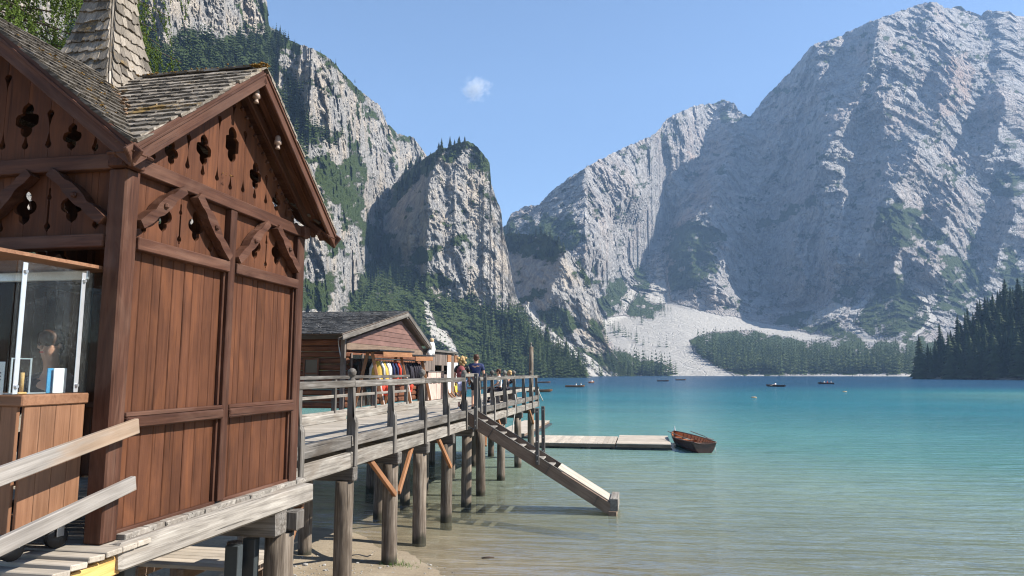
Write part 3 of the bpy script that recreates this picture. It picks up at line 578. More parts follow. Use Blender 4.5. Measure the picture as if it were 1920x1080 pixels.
def forest(name, T, mask, n, h, seed, rsel=None, wp=2.0, label='dark conifer wood'):
    rng = np.random.default_rng(seed); m = mask(T['px'], T['py']) * np.ones(T['px'].shape)
    P = T['P']; w = (m * T['r'] ** wp).ravel(); w[~np.isfinite(w)] = 0; w = w / w.sum()
    pick = rng.choice(len(w), n, p=w); pos = P.reshape(-1, 3)[pick] + rng.normal(0, 1.2, (n, 3)) * (1, 1, 0)
    tem = [conifer_arrays(rng, 6, 6, width=rng.uniform(.13, .2), trunk=False) for _ in range(5)]
    V = []; Fa = []; tint = []; o = 0
    for i in range(n):
        v, f, _ = tem[i % 5]; hh = rng.uniform(*h) * (0.72 if rng.random() < .3 else 1); a = rng.uniform(0, 6.28); ca, sa = math.cos(a), math.sin(a)
        q = v @ np.array([[ca, sa, 0], [-sa, ca, 0], [0, 0, 1]]) * hh + pos[i] - (0, 0, hh * 0.06)
        V.append(q); Fa.append(f + o); o += len(v); tint.append(np.full(len(v), rng.random()))
    me = mesh_np(name, np.concatenate(V), np.concatenate(Fa)); attr(me, 'tint', np.concatenate(tint))
    me.materials.append(M['needle_far']); return link(bpy.data.objects.new(name, me), None, None, kind='stuff', label=label)
pm = lambda L, warp=6: (lambda a, b: polys(a, b, L, warp=warp))
forest('conifer_wood', TA, pm(A_for[:3]), 1100, (6, 12), 1, wp=1.5, label='conifer wood on the high ledges of the left cliff')
forest('conifer_wood', TA, pm(A_for[3:]), 260, (9, 16), 2, label='conifer wood at the foot of the left cliff')
forest('conifer_wood', TB, lambda a, b: polys(a, b, B_veg[-1:], warp=4) * (1 - polys(a, b, B_scree, warp=4)), 1500, (10, 17), 3, label='conifer wood on the slope below the rock tower')
forest('conifer_wood', TC, pm(C_veg[1:]), 260, (9, 15), 4, label='conifer wood round the foot of the knoll')
E_for = [[(1305, 648), (1330, 645), (1400, 642), (1460, 655), (1520, 664), (1600, 670), (1740, 672), (1800, 672), (1800, 701), (1400, 701), (1350, 690), (1305, 662)], [(1110, 682), (1160, 686), (1215, 692), (1272, 700), (1240, 707), (1100, 707)]]
forest('conifer_wood', TE, pm(E_for, 3), 2600, (9, 27), 5, wp=1.0, label='tall conifer wood along the far shore')
forest('conifer_wood', TE, pm([E_veg[3], E_veg[1], E_veg[2], E_veg[0], E_veg[11], E_veg[12]]), 900, (10, 17), 6, wp=1.0, label='scattered conifers on the foot of the massif')
for T_, n_, h_, s_, l_ in ((TE, 2200, (4, 10), 31, 'dwarf pines and stunted conifers on the massif'), (TA, 1900, (2.2, 5.5), 32, 'shrubs and dwarf pines on the ledges of the left cliff'), (TB, 900, (2.2, 6), 33, 'shrubs and dwarf pines on the rock tower'), (TC, 350, (2.5, 6), 34, 'shrubs and dwarf pines on the knoll')):
    forest('dwarf_pine_scrub', T_, (lambda v: (lambda a, b: (v > 0.45) * 1.0))(T_['veg']), n_, h_, s_, wp=0.5, label=l_)
TREES = []
_rt = random.Random(5)
for k in range(7):
    v, f, nf = conifer_arrays(np.random.default_rng(50 + k), 17, 9, droop=(.28, .2, .35)[k % 3], width=(.2, .235, .26, .18)[k % 4])
    me = mesh_np('conifer', v, f); me.materials.append(M['needle']); me.materials.append(M['bark'])
    me.polygons.foreach_set('material_index', [0] * nf + [1] * (len(f) - nf)); attr(me, 'tint', np.full(len(v), k * 0.137)); TREES.append(me)
def trees(T, mask, n, h, label, group, seed, cat='tree', name='conifer_tree', wp=1.0, sink=0.04, mindist=0, extra=None):
    rng = np.random.default_rng(seed); m = mask(T['px'], T['py']) * np.ones(T['px'].shape); w = (m * T['r'] ** wp).ravel(); w = w / w.sum()
    Pp = T['P'].reshape(-1, 3); used = []; out = []
    for _ in range(n * 12):
        p = Pp[rng.choice(len(w), p=w)]
        if mindist and any((p[0] - q[0]) ** 2 + (p[1] - q[1]) ** 2 < mindist ** 2 for q in used): continue
        used.append(p); hh = rng.uniform(*h); sx = rng.uniform(.85, 1.2)
        mw = Matrix.Translation((p[0], p[1], p[2] - sink * hh)) @ Matrix.Rotation(rng.uniform(0, 6.28), 4, 'Z') @ Matrix.Diagonal((hh * sx, hh * sx, hh, 1))
        o = ob(name, TREES[rng.integers(0, 7)], None, mw); tag(o, label, cat, group); out.append(o)
        if len(out) >= n: break
    return out
_pt = trees(TF, lambda a, b: ((a < 2010) & (b < 712)).astype(float), 140, (14, 28), 'dark conifer in the dense wood on the right promontory', 'dark conifers on the right promontory', 11, wp=0, mindist=3.2)
_pt = sorted(_pt, key=lambda o: math.atan2(o.location.x, o.location.y))
_pt[0]['label'] = 'leftmost conifer of the right promontory, at its tip above the water'; _pt[1]['label'] = 'second conifer from the tip of the right promontory'
_lo = [o for o in _pt[2:] if o.location.z < 3.5]
for o in _lo: o['label'] = 'dark conifer rooted right at the water line of the promontory'; o['group'] = 'conifers at the water line of the promontory'
for o in trees(TF, lambda a, b: ((a < 2010) & (b < 700)).astype(float), 26, (13, 20), 'lighter green larch among the dark conifers on the right promontory', 'larches on the right promontory', 21, wp=0, mindist=6, name='larch_tree'):
    o.scale.x *= 1.35; o.scale.y *= 1.35
    for q in range(2): o.material_slots[q].link = 'OBJECT'
    o.material_slots[0].material = M['needle_light']; o.material_slots[1].material = M['bark']
trees(TB, pm([B_veg[0]], 3), 26, (9, 17), 'conifer on the wooded top of the rock tower', 'conifers on top of the rock tower', 12, mindist=3)
trees(TC, pm([C_veg[0]], 3), 34, (9, 14), 'conifer on the crown of the wooded knoll', 'conifers on the crown of the knoll', 13, mindist=3)
trees(TA, pm(A_for[3:], 3), 36, (12, 20), 'tall conifer in the gully between left cliff and rock tower', 'conifers in the gully left of the tower', 14, mindist=4)
trees(TB, lambda a, b: polys(a, b, [[(880, 600), (960, 600), (1090, 690), (1090, 709), (860, 709)]], warp=3), 30, (13, 19), 'conifer on the wooded slope down to the lake below the rock tower', 'conifers on the slope below the tower', 15, mindist=5)
p0 = bearing(525, 60); i0 = np.argmin(np.hypot(TA['px'] - 525, TA['py'] - 60)); q0 = TA['P'].reshape(-1, 3)[i0]
tag(ob('conifer_tree', TREES[0], None, Matrix.Translation((q0[0], q0[1], q0[2] - .5)) @ Matrix.Diagonal((4, 4, 6.5, 1))), 'lone small conifer standing on the skyline of the left cliff', 'tree')
# ------------------------------------------------ lake bed, water
def shore(x, y): return (x + 5) * 0.61 + (y - 14.3) * 0.79
def bed(x, y):
    s = shore(x, y); r = np.hypot(x, y)
    q = s + 0.5 * np.sin(x * 0.5 + 1) * np.cos(y * 0.33)
    h = -np.interp(q, [-60, -14, -4, 0, 2, 5, 10, 18, 26, 40, 70, 140, 400], [-6, -2.2, -0.28, 0, 0.16, 0.52, 1.0, 1.8, 2.7, 4.2, 6.5, 11, 20])
    sh = np.exp(-((x - 75) / 45) ** 2 - ((y - 125) / 55) ** 2); h = h * (1 - 0.72 * sh)
    return h
def polar(name, radii, phis, zf, mat, depth=False, **pr):
    Rr, Ph = np.meshgrid(radii, phis, indexing='ij'); x = Rr * np.sin(Ph); y = Rr * np.cos(Ph); z = zf(x, y); nr, nc = Rr.shape
    I = np.arange(nr * nc).reshape(nr, nc); F = np.stack([I[:-1, :-1], I[1:, :-1], I[1:, 1:], I[:-1, 1:]], -1).reshape(-1, 4)
    me = mesh_np(name, np.stack([x, y, z], -1).reshape(-1, 3), F, True); me.materials.append(mat)
    if depth: attr(me, 'depth', np.maximum(-bed(x, y), 0))
    return link(bpy.data.objects.new(name, me), None, None, **pr)
rr = np.concatenate([[0.05, 1, 2], np.linspace(3, 40, 150), np.geomspace(41, 1100, 70)]); fine = np.concatenate([np.arange(-180, -75, 5), np.arange(-75, 75, 0.6), np.arange(75, 181, 5)])
def bedz(x, y):
    p = np.stack([x.ravel(), y.ravel(), 0 * x.ravel()], -1)
    return bed(x, y) + 0.035 * fbm(p * 0.9, 4).reshape(x.shape) * (np.hypot(x, y) < 60)
polar('lake_bed', rr, np.radians(fine), bedz, M['sand'], kind='structure')
polar('lake_water', np.concatenate([[0.05, 1, 2], np.linspace(3, 40, 90), np.geomspace(41, 1000, 60)]), np.radians(np.concatenate([np.arange(-150, -75, 5), np.arange(-75, 96, 1.5)])), lambda x, y: 0 * x, M['water'], True, kind='structure')
# ------------------------------------------------ haze
t = NT('haze'); t.n.remove(t.b); pv = t.add('VolumePrincipled', {'Color': (0.4, 0.63, 1.0), 'Density': 0.00018, 'Anisotropy': 0.0})
t.t.links.new(pv.outputs[0], t.out.inputs['Volume'])
bm = bmesh.new(); add_box(bm, (600, 800, 490), (4600, 3200, 1040)); hz = ob('haze', bm_mesh('haze', bm), None, None, t.m, kind='stuff')
# ------------------------------------------------ the one small cloud
t = NT('cloud'); t.n.remove(t.b); c = t.add('TexCoord').outputs['Object']
ln = t.add('VectorMath', {0: c}, operation='LENGTH').outputs['Value']; nn = t.noise(c, 2.0, 6, 0.68, 0.6)
den = t.math('MULTIPLY', t.rng(t.math('SUBTRACT', t.math('ADD', nn, 0.0), t.math('MULTIPLY', ln, 0.42)), 0.2, 0.42), 0.013)
pv = t.add('VolumePrincipled', {'Color': (1, 1, 1), 'Density': den, 'Anisotropy': 0.0}); t.t.links.new(pv.outputs[0], t.out.inputs['Volume'])
b0 = bearing(891, 166); rc = 4400
bm = bmesh.new(); add_box(bm, (0, 0, 0), (2, 2, 2))
tag(ob('cloud', bm_mesh('cloud', bm), None, Matrix.Translation((rc * math.sin(b0[0]), rc * math.cos(b0[0]), CH + rc * b0[1])) @ Matrix.Diagonal((125, 90, 105, 1)), t.m), 'small white wispy cloud alone in the blue sky', 'cloud')
# ------------------------------------------------ ticket booth
BX, BY, HW = -5.19, 5.86, 1.41                       # centre and half width of the walls
booth = thing('ticket_booth', 'brown wooden booth with carved gables, shingled roof and pointed spire beside the jetty', 'booth', (BX, BY, 2.56))
def facem(side):
    y = {'right': Vector((1, 0, 0)), 'near': Vector((0, -1, 0)), 'left': Vector((-1, 0, 0)), 'far': Vector((0, 1, 0))}[side]
    x = y.cross(Vector((0, 0, 1))); m = Matrix((x, y, Vector((0, 0, 1)))).transposed().to_4x4()
    m.translation = Vector((BX, BY, 0)) + y * HW; return m
def bite(kind, zc, z):
    """how far a cut-out eats into a board edge at height z"""
    def circ(cx, cz, r): d = r * r - (z - cz) ** 2; return cx + math.sqrt(d) if d > 0 else 0
    if kind[0] == 'Q':
        s = float(kind[1:]); v = max(circ(0, zc + .085 * s, .052 * s), circ(0, zc - .085 * s, .052 * s), circ(.055 * s, zc, .056 * s))
        if abs(z - zc) < .1 * s: v = max(v, .03 * s)
        return v
    if kind == 'D':                                   # drop: bulb with a thin tail upwards
        v = circ(0, zc, .028)
        if zc < z < zc + .12: v = max(v, .026 * (1 - (z - zc) / .12) ** 1.6)
        return v
    if kind == 'U':
        v = circ(0, zc, .03)
        if zc - .12 < z < zc: v = max(v, .028 * (1 - (zc - z) / .12) ** 1.6)
        return v
    if kind == 'S':                                   # long slit between two bulbs
        v = max(circ(0, zc + .10, .02), circ(0, zc - .13, .026)); return max(v, .008) if abs(z - zc) < .17 else v
    return 0
def cutboard(name, mf, a0, a1, z0, z1fn, cutsL, cutsR, y, th, mat, parent):
    """upright board between two seams; its edges carry halves of the cut-outs"""
    zt = max(z1fn(a0), z1fn(a1), z1fn((a0 + a1) / 2)); n = max(4, int((zt - z0) / 0.011)); L = []; Rr = []
    lim = 0.49 * (a1 - a0)
    for i in range(n + 1):
        z = z0 + (zt - z0) * i / n
        lo = a0 + .0015 + min(lim, max([bite(k, zc, z) for k, zc in cutsL] + [0])); hi = a1 - .0015 - min(lim, max([bite(k, zc, z) for k, zc in cutsR] + [0]))
        L.append((lo, min(z, z1fn(lo)))); Rr.append((hi, min(z, z1fn(hi))))
    v = []; f = []
    for (l, zl), (r, zr) in zip(L, Rr):
        v += [(zl, l, -th / 2), (zr, r, -th / 2), (zr, r, th / 2), (zl, l, th / 2)]
    for i in range(n):
        o = 4 * i
        for k in range(4): f.append((o + k, o + (k + 1) % 4, o + 4 + (k + 1) % 4, o + 4 + k))
    f += [(3, 2, 1, 0), (4 * n, 4 * n + 1, 4 * n + 2, 4 * n + 3)]
    # local X runs up the board so the grain follows it
    lm = mf @ Matrix(((0, 1, 0, 0), (0, 0, 1, y), (1, 0, 0, 0), (0, 0, 0, 1)))
    bm = bmesh.new(); vs = [bm.verts.new(p) for p in v]
    for q in f: bm.faces.new([vs[i] for i in q])
    return ob(name, bm_mesh(name, bm), parent, lm, mat)
def fb(name, mf, a0, a1, y0, y1, z0, z1, mat, parent, vert=False, b=0.006, jit=0):
    p = lambda a, y, z: mf @ Vector((a, y, z)); ym = (y0 + y1) / 2
    if vert: return beam(name, p((a0 + a1) / 2, ym, z0), p((a0 + a1) / 2, ym, z1), a1 - a0, y1 - y0, mat, parent, b, mf.to_3x3() @ Vector((0, 1, 0)), jit)
    return beam(name, p(a0, ym, (z0 + z1) / 2), p(a1, ym, (z0 + z1) / 2), y1 - y0, z1 - z0, mat, parent, b, (0, 0, 1), jit)
def brace(mf, a0, a1, z0, z1, mat, parent):
    """curved brace from post (a0,z0) up to beam (a1,z1) with a carved waist and peg"""
    n = 18; up = []; dn = []; sg = 1 if a1 > a0 else -1
    for i in range(n + 1):
        t = i / n; a = a0 + (a1 - a0) * (t + 0.045 * math.sin(2 * math.pi * t)); z = z0 + (z1 - z0) * (t + 0.03 * math.sin(2 * math.pi * t))
        wv = 0.036 + 0.017 * math.sin(math.pi * t) - 0.016 * math.exp(-((t - .28) / .06) ** 2) - 0.016 * math.exp(-((t - .8) / .06) ** 2)
        nx, nz = -(z1 - z0), (a1 - a0); l = math.hypot(nx, nz); nx, nz = nx / l, nz / l
        up.append((a + nx * wv, z + nz * wv)); dn.append((a - nx * wv, z - nz * wv))
    poly = up + dn[::-1]
    lm = mf @ Matrix(((1, 0, 0, 0), (0, 0, -1, -0.005), (0, 1, 0, 0), (0, 0, 0, 1)))
    o = prism('carved_brace', poly, 0.085, mat, parent, lm)
    am, zm = (a0 + a1) / 2, (z0 + z1) / 2
    pp = mf @ Vector((am, 0.05, zm)); yd = mf.to_3x3() @ Vector((0, 1, 0))
    beam('peg', pp - yd * 0.03, pp + yd * 0.012, 0.045, 0.045, mat, o, 0.012)
    return o
BR, BD = M['brown'], M['brown_dark']
SLP = 0.79; ZR = 6.685                                  # roof slope, ridge height
def facade(side, panels, low=True):
    mf = facem(side)
    fr = fb('frame_beam', mf, -HW - .06, HW + .06, -.12, .012, 5.30, 5.42, BD, booth)
    fb('rail', mf, -HW + .15, -.055, -.10, .022, 4.70, 4.80, BD, booth); fb('rail', mf, .055, HW - .15, -.10, .022, 4.70, 4.80, BD, booth)
    fb('mid_post', mf, -.05, .05, -.10, .004, 2.62 if panels else 4.70, 5.30, BD, booth, True)
    gz = lambda a: ZR - .13 - SLP * abs(a) - .05
    sp = .213
    up = {0: [('Q1.25', 5.95), ('D', 5.53), ('U', 6.34)], 1: [('D', 5.56), ('U', 6.13)], 2: [('Q1.0', 5.76), ('D', 5.55)], 3: [('D', 5.55), ('U', 5.80)], 4: [('Q0.75', 5.60)], 5: [('D', 5.5)]}
    for k in range(-6, 6):
        a0, a1 = max(k * sp, -HW + .16), min((k + 1) * sp, HW - .16)
        if a1 - a0 < .03: continue
        cutboard('gable_board', mf, a0, a1, 5.42, gz, up.get(abs(k), []), up.get(abs(k + 1), []), -.075, .03, BR, booth)
    fq = {0: [], 1: [('D', 4.89)], 2: [('Q0.95', 5.05)], 3: [('S', 5.02)], 4: [('Q0.95', 5.05)], 5: [('D', 4.89)], 6: []}
    for s in (-1, 1):
        xs = [.05 + .2075 * k for k in range(6)] + [HW - .12]; xs = [.05, .26, .475, .69, .905, 1.12, HW - .12]
        for k in range(6):
            if s > 0: cutboard('frieze_board', mf, xs[k], xs[k + 1], 4.80, lambda a: 5.30, fq[k], fq[k + 1], -.075, .03, BR, booth)
            else: cutboard('frieze_board', mf, -xs[k + 1], -xs[k], 4.80, lambda a: 5.30, fq[k + 1], fq[k], -.075, .03, BR, booth)
        brace(mf, s * .07, s * .58, 4.83, 5.30, BD, booth); brace(mf, s * (HW - .16), s * .76, 4.90, 5.30, BD, booth)
        if panels:
            for z0, z1 in ((3.46, 4.70), (2.62, 3.35))[:2 if low else 1]:
                n = 9; w_ = (HW - .15 - .05) / n; rj = random.Random(int(z0 * 100) + s)
                ed = [.05 + (HW - .2) * (k + (rj.uniform(-.22, .22) if 0 < k < n else 0)) / n for k in range(n + 1)]
                for k in range(n):
                    e0, e1 = sorted((s * ed[k], s * ed[k + 1])); y = -.062 + rj.uniform(-.003, .003)
                    fb('plank', mf, e0 + .0022, e1 - .0022, y - .028, y, z0 - .03, z1 + .03, BR, booth, True, 0.006)
            a0, a1 = sorted((s * .05, s * (HW - .15)))
            fb('rail', mf, a0, a1, -.10, .028, 3.355, 3.44, BD, booth, b=.012); fb('rail_moulding', mf, a0, a1, -.06, .012, 3.44, 3.475, BD, booth)
            fb('base_moulding', mf, a0, a1, -.06, -.02, 2.58, 2.625, BD, booth)
            for e in (a0 + .012, a1 - .012): fb('panel_bead', mf, e - .012, e + .012, -.062, -.03, 3.475, 4.70, BD, booth, True, .004); fb('panel_bead', mf, e - .012, e + .012, -.062, -.03, 2.625, 3.355, BD, booth, True, .004)
    # verge boards, inner trim and soffit of the overhang
    OV = .245; hw = HW + .265
    yd = mf.to_3x3() @ Vector((0, 1, 0))
    for s in (-1, 1):
        p = lambda a, y, z: mf @ Vector((a, y, z)); ez = ZR - SLP * hw
        up_ = mf.to_3x3() @ Vector((s * SLP, 0, 1)).normalized()
        beam('verge_board', p(s * (hw + .02), OV, ez - .085), p(s * .005, OV, ZR - .075), .035, .145, BD, booth, .006, up_)
        beam('verge_trim', p(s * (hw - .1), .03, ez - .075 + .08), p(s * .01, .03, ZR - .16), .05, .09, BD, booth, .008, up_)
        for q in range(3): beam('soffit_board', p(s * hw, .085 + q * .078, ez - .038), p(s * .02, .085 + q * .078, ZR - .055), .072, .02, BD, booth, .003, up_)
        if side in ('right', 'near'):
            for q in range(16):
                a = .12 + q * .083; c = p(s * a, -.052, ZR - .235 - SLP * a); beam('dentil', c - yd * .012, c + yd * .018, .03, .035, BD, booth, .004, up_)
    return mf
MR = facade('right', True); MN = facade('near', False); facade('far', True); facade('left', True, False)
for sx in (-1, 1):
    for sy in (-1, 1):
        x, y = BX + sx * (HW - .073), BY + sy * (HW - .073)
        box('corner_post', x - .077, x + .077, y - .077, y + .077, 2.56, 5.30, BD, booth, 2, .012)
for q, (px, z) in enumerate(((-.42, 6.12), (.04, 6.43))):     # porcelain insulators below the eave
    v, f = lathe_vf([(.012, .05), (.02, .045), (.028, .03), (.03, .0), (.036, -.008), (.036, -.04), (.02, -.045), (.018, -.07), (.024, -.075), (.024, -.09)], 10)
    ob('insulator', mesh_py('insulator', v, f, True), booth, Matrix.Translation((BX + HW + .16, BY + .02 + (0 if q else .43), z + .02 if q else 6.13)), M['ceramic'])
# floor inside, dark ceiling under the roof
for k in range(19): box('floor_board', BX - HW + .15 * k, BX - HW + .15 * k + .146, BY - HW + .02, BY + HW - .02, 2.522, 2.556, M['deck'], booth)
# roof: four gables meeting at the spire; shingles are single pieces where they show
roof = None
def slab(name, pts, mat, parent):
    v = [tuple(p) for p in pts] + [(p[0], p[1], p[2] - .03) for p in pts]; n = len(pts)
    f = [tuple(range(n)), tuple(range(2 * n - 1, n - 1, -1))] + [(i, n + i, n + (i + 1) % n, (i + 1) % n) for i in range(n)]
    bm = bmesh.new(); vs = [bm.verts.new(p) for p in v]
    for q in f: bm.faces.new([vs[i] for i in q])
    return ob(name, bm_mesh(name, bm), parent, None, mat)
hw = HW + .265; ez = ZR - SLP * hw
def slope_pts(side, s):
    mf = facem(side); OV = .235; T = lambda a, y, z: mf @ Vector((a, y, z))
    return [T(0, -HW, ZR), T(0, OV, ZR), T(s * hw, OV, ez), T(s * hw, hw - HW - .003, ez)]
roof_parts = []
for side in ('right', 'near', 'far', 'left'):
    for s in (-1, 1): roof_parts.append(slope_pts(side, s))
bmv = []; bmf = []
for P in roof_parts:
    o = len(bmv); bmv += [tuple(p) for p in P] + [(p[0], p[1], p[2] - .028) for p in P]
    bmf += [(o, o + 1, o + 2, o + 3), (o + 7, o + 6, o + 5, o + 4)] + [(o + i, o + 4 + i, o + 4 + (i + 1) % 4, o + (i + 1) % 4) for i in range(4)]
bm = bmesh.new(); vs = [bm.verts.new(p) for p in bmv]
for q in bmf: bm.faces.new([vs[i] for i in q])
roof = ob('roof', bm_mesh('roof', bm), booth, None, BD)
def shingle_mesh(i, th=.026):
    r = random.Random(i); v = []; j = lambda a: r.uniform(-a, a)
    # unit shingle: X 0..1 along the fall (length), Y -.5...5 width, lower end thicker and ragged
    n = 3; bot = [(1 + j(.09), -.5 + k / n, 0) for k in range(n + 1)]
    v = [(0, -.5, -.004), (0, .5, -.004)] + bot + [(0, -.5, .006), (0, .5, .006)] + [(x, y, th * 1.0 + r.uniform(0, .006)) for x, y, _ in bot]
    o = 2 + n + 1
    f = [[1, 0] + [2 + k for k in range(n + 1)], [o, o + 1] + [o + 2 + k for k in range(n, -1, -1)], [0, 1, o + 1, o][::-1], [0, o, o + 2, 2][::-1], [1, 2 + n, o + 2 + n, o + 1][::-1]]
    f += [[2 + k, o + 2 + k, o + 3 + k, 3 + k][::-1] for k in range(n)]
    bm = bmesh.new(); vs = [bm.verts.new(p) for p in v]
    for q in f: bm.faces.new([vs[i] for i in q])
    bmesh.ops.recalc_face_normals(bm, faces=bm.faces); me = bpy.data.meshes.new('shingle'); bm.to_mesh(me); bm.free(); me.materials.append(M['shingle']); return me
SH = [shingle_mesh(i) for i in range(8)]
SHC = [0]
def lay(x, d, w, length, width, parent, acc, rnd, single=True, tilt=.05):
    """one shingle: upper end at x, falling along d, w across the slope"""
    n = d.cross(-w).normalized(); 
    if n.z < 0: n = -n
    dd = (d + n * tilt * .35).normalized(); ww = (w + d * rnd.uniform(-.03, .03)).normalized(); nn = dd.cross(ww); nn = nn if nn.z > 0 else -nn
    ww = nn.cross(dd)
    m = Matrix((dd * length, ww * width, nn)).transposed().to_4x4(); m.translation = x + nn * (.004 + rnd.uniform(0, .006))
    me = rnd.choice(SH)
    if single and SHC[0] < 300: SHC[0] += 1; ob('shingle', me, parent, m)
    else: acc.append((m, me))
def flush(acc, parent, name='shingle_layer', mat=None):
    if not acc: return
    bm = bmesh.new()
    for m, me in acc:
        t0 = len(bm.verts); bm.from_mesh(me); bm.verts.ensure_lookup_table()
        for v in bm.verts[t0:]: v.co = m @ v.co
    me = bpy.data.meshes.new(name); bm.to_mesh(me); bm.free(); ob(name, me, parent, None, mat or M['shingle'], kind='stuff')
def shingle_slope(side, s, single, seed, expo=.118, wid=.135):
    rnd = random.Random(seed); mf = facem(side); acc = []; L = hw * math.hypot(1, SLP); nrow = int((L - .17) / expo)
    d = (mf.to_3x3() @ Vector((s, 0, -SLP))).normalized(); w = mf.to_3x3() @ Vector((0, 1, 0))
    for i in range(nrow + 1):
        t = (i + .0) * expo; a = min(t / L, .98) * hw; y0 = -HW + a + .04; y1 = .262; y = y0 + rnd.uniform(-.06, 0)
        while y < y1 - .03:
            ww = min(wid * rnd.uniform(.6, 1.35), y1 - y + .012); p = mf @ Vector((s * a, y + ww / 2, ZR - SLP * a + .004))
            if ww > .03: lay(p, d, w, expo * 1.75, ww - .005, roof, acc, rnd, single)
            y += ww
    flush(acc, roof)
# spire
SPX, SPY = -5.29, 5.86; SPR = [(6.2, .545), (6.4, .44), (6.62, .35), (6.85, .275), (7.15, .205), (7.5, .152), (8.0, .1), (8.5, .058), (9.0, .02)]
bm = bmesh.new(); rings = [[bm.verts.new((SPX + a * s_, SPY + b * s_, z)) for a, b in ((-1, -1), (1, -1), (1, 1), (-1, 1))] for z, s_ in SPR]
for r0, r1 in zip(rings, rings[1:]):
    for k in range(4): bm.faces.new((r0[k], r0[(k + 1) % 4], r1[(k + 1) % 4], r1[k]))
bm.faces.new(rings[-1])
spire = ob('spire', bm_mesh('spire', bm), booth, None, BD)
def srad(z): return float(np.interp(z, [p[0] for p in SPR], [p[1] for p in SPR]))
def spire_face(nx, ny, single, seed):
    rnd = random.Random(seed); acc = []; z = 8.9; nrm = Vector((nx, ny, 0)); w = Vector((-ny, nx, 0))
    while z > 6.22:
        zl = z - .135; s0, s1 = srad(z), srad(zl); d = (Vector((0, 0, zl - z)) + nrm * (s1 - s0)).normalized()
        y = -s1
        while y < s1 - .012:
            ww = min(.095 * rnd.uniform(.65, 1.35), s1 - y)
            if ww > .02:
                f0 = (y + ww / 2) / s1; top = Vector((SPX, SPY, z + .05)) + nrm * (srad(z + .05) + .004) + w * f0 * srad(z + .05)
                low = Vector((SPX, SPY, zl)) + nrm * (s1 + .006) + w * f0 * s1; dd = (low - top).normalized()
                lay(top, dd, w, (low - top).length * 1.04, ww - .004, spire, acc, rnd, single and z < 7.75, .06)
            y += ww
        z -= .118
    flush(acc, spire)
shingle_slope('right', 1, True, 31); spire_face(1, 0, True, 41); spire_face(0, -1, True, 42); shingle_slope('near', -1, True, 32)
for i, (sd, s) in enumerate((('right', -1), ('near', 1), ('far', 1), ('far', -1), ('left', 1), ('left', -1))): shingle_slope(sd, s, False, 50 + i)
spire_face(-1, 0, False, 43); spire_face(0, 1, False, 44)
for i in range(8):                                            # hip strips of the spire
    z0, z1 = SPR[i][0], SPR[i + 1][0]
    for a, b in ((1, -1), (1, 1), (-1, -1)):
        beam('hip_strip', (SPX + a * (SPR[i][1] + .012), SPY + b * (SPR[i][1] + .012), z0), (SPX + a * (SPR[i + 1][1] + .012), SPY + b * (SPR[i + 1][1] + .012), z1), .016, .016, M['shingle'], spire, .003)
# ridge capping with moss, dirt lying in the valley, metal scrap of flashing
def mossy(name, p0, p1, rad, mat, n, seed, squash=.5, parent=None, kind='stuff'):
    rnd = random.Random(seed); bm = bmesh.new(); p0 = Vector(p0); p1 = Vector(p1)
    for k in range(n):
        t = rnd.random(); p = p0.lerp(p1, t) + Vector((rnd.gauss(0, rad), rnd.gauss(0, rad), rnd.gauss(0, rad * .25))); r = rad * rnd.uniform(.3, .75)
        vs = bmesh.ops.create_icosphere(bm, subdivisions=1, radius=r, matrix=Matrix.Translation(p) @ Matrix.Diagonal((1, 1, squash, 1)))['verts']
        for v in vs: v.co += Vector((rnd.uniform(-1, 1), rnd.uniform(-1, 1), rnd.uniform(-1, 1))) * r * .25
    return ob(name, bm_mesh(name, bm), parent, None, mat, kind=kind)
for k in range(7): box('ridge_board', BX + .35 + k * .17, BX + .35 + k * .17 + .165, BY - .05, BY + .05, ZR + .012, ZR + .034, M['shingle'], roof, 0, .004, .004)
mossy('moss', (BX + .3, BY - .05, ZR + .03), (BX + HW + .22, BY - .03, ZR + .035), .018, M['moss'], 110, 3, .5, roof)
mossy('moss', (BX + HW + .1, BY, ZR + .045), (BX + HW + .24, BY, ZR + .04), .03, M['moss'], 30, 4, .6, roof)
vz = lambda q: ZR - SLP * q
mossy('valley_dirt', (BX + .5, BY - .5, vz(.5) + .02), (BX + 1.15, BY - 1.15, vz(1.15) + .01), .04, M['dirt'], 300, 5, .35, roof)
box('valley_gutter', 0, 1, 0, 1, 0, 1, M['dirt'], None) if False else None
beam('valley_board', (BX + .45, BY - .45, vz(.45) + .012), (BX + 1.6, BY - 1.6, vz(1.6) + .012), .16, .012, M['dirt'], roof)
for (x, y, z, r, n, sd) in ((-.33, -.30, 6.72, .04, 60, 6), (-.2, -.36, 6.6, .05, 90, 7), (-.05, -.40, 6.5, .045, 70, 8)):
    mossy('moss', (SPX + x - .05, SPY + y - .045, z), (SPX + x + .12, SPY + y - .06, z), r, M['moss'], n, sd, .8, spire)
rnd = random.Random(77)
acc = [(BX + rnd.uniform(.3, 1.4), 0) for _ in range(0)]
for k in range(26):
    q = rnd.uniform(.35, 1.45); y = rnd.uniform(-1.35, .2); p = MN @ Vector((-q, y, vz(q) + .025))
    if (Vector((p.x - BX, p.y - BY)).length > .5): mossy('moss', p, p + Vector((.05, .04, -.02)), .018, M['moss'], 7, 100 + k, .5, roof)
beam('flashing', (SPX + .37, SPY - .30, 6.47), (SPX + .43, SPY + .02, 6.53), .09, .006, M['white'], roof, up=(1, 0, .4))
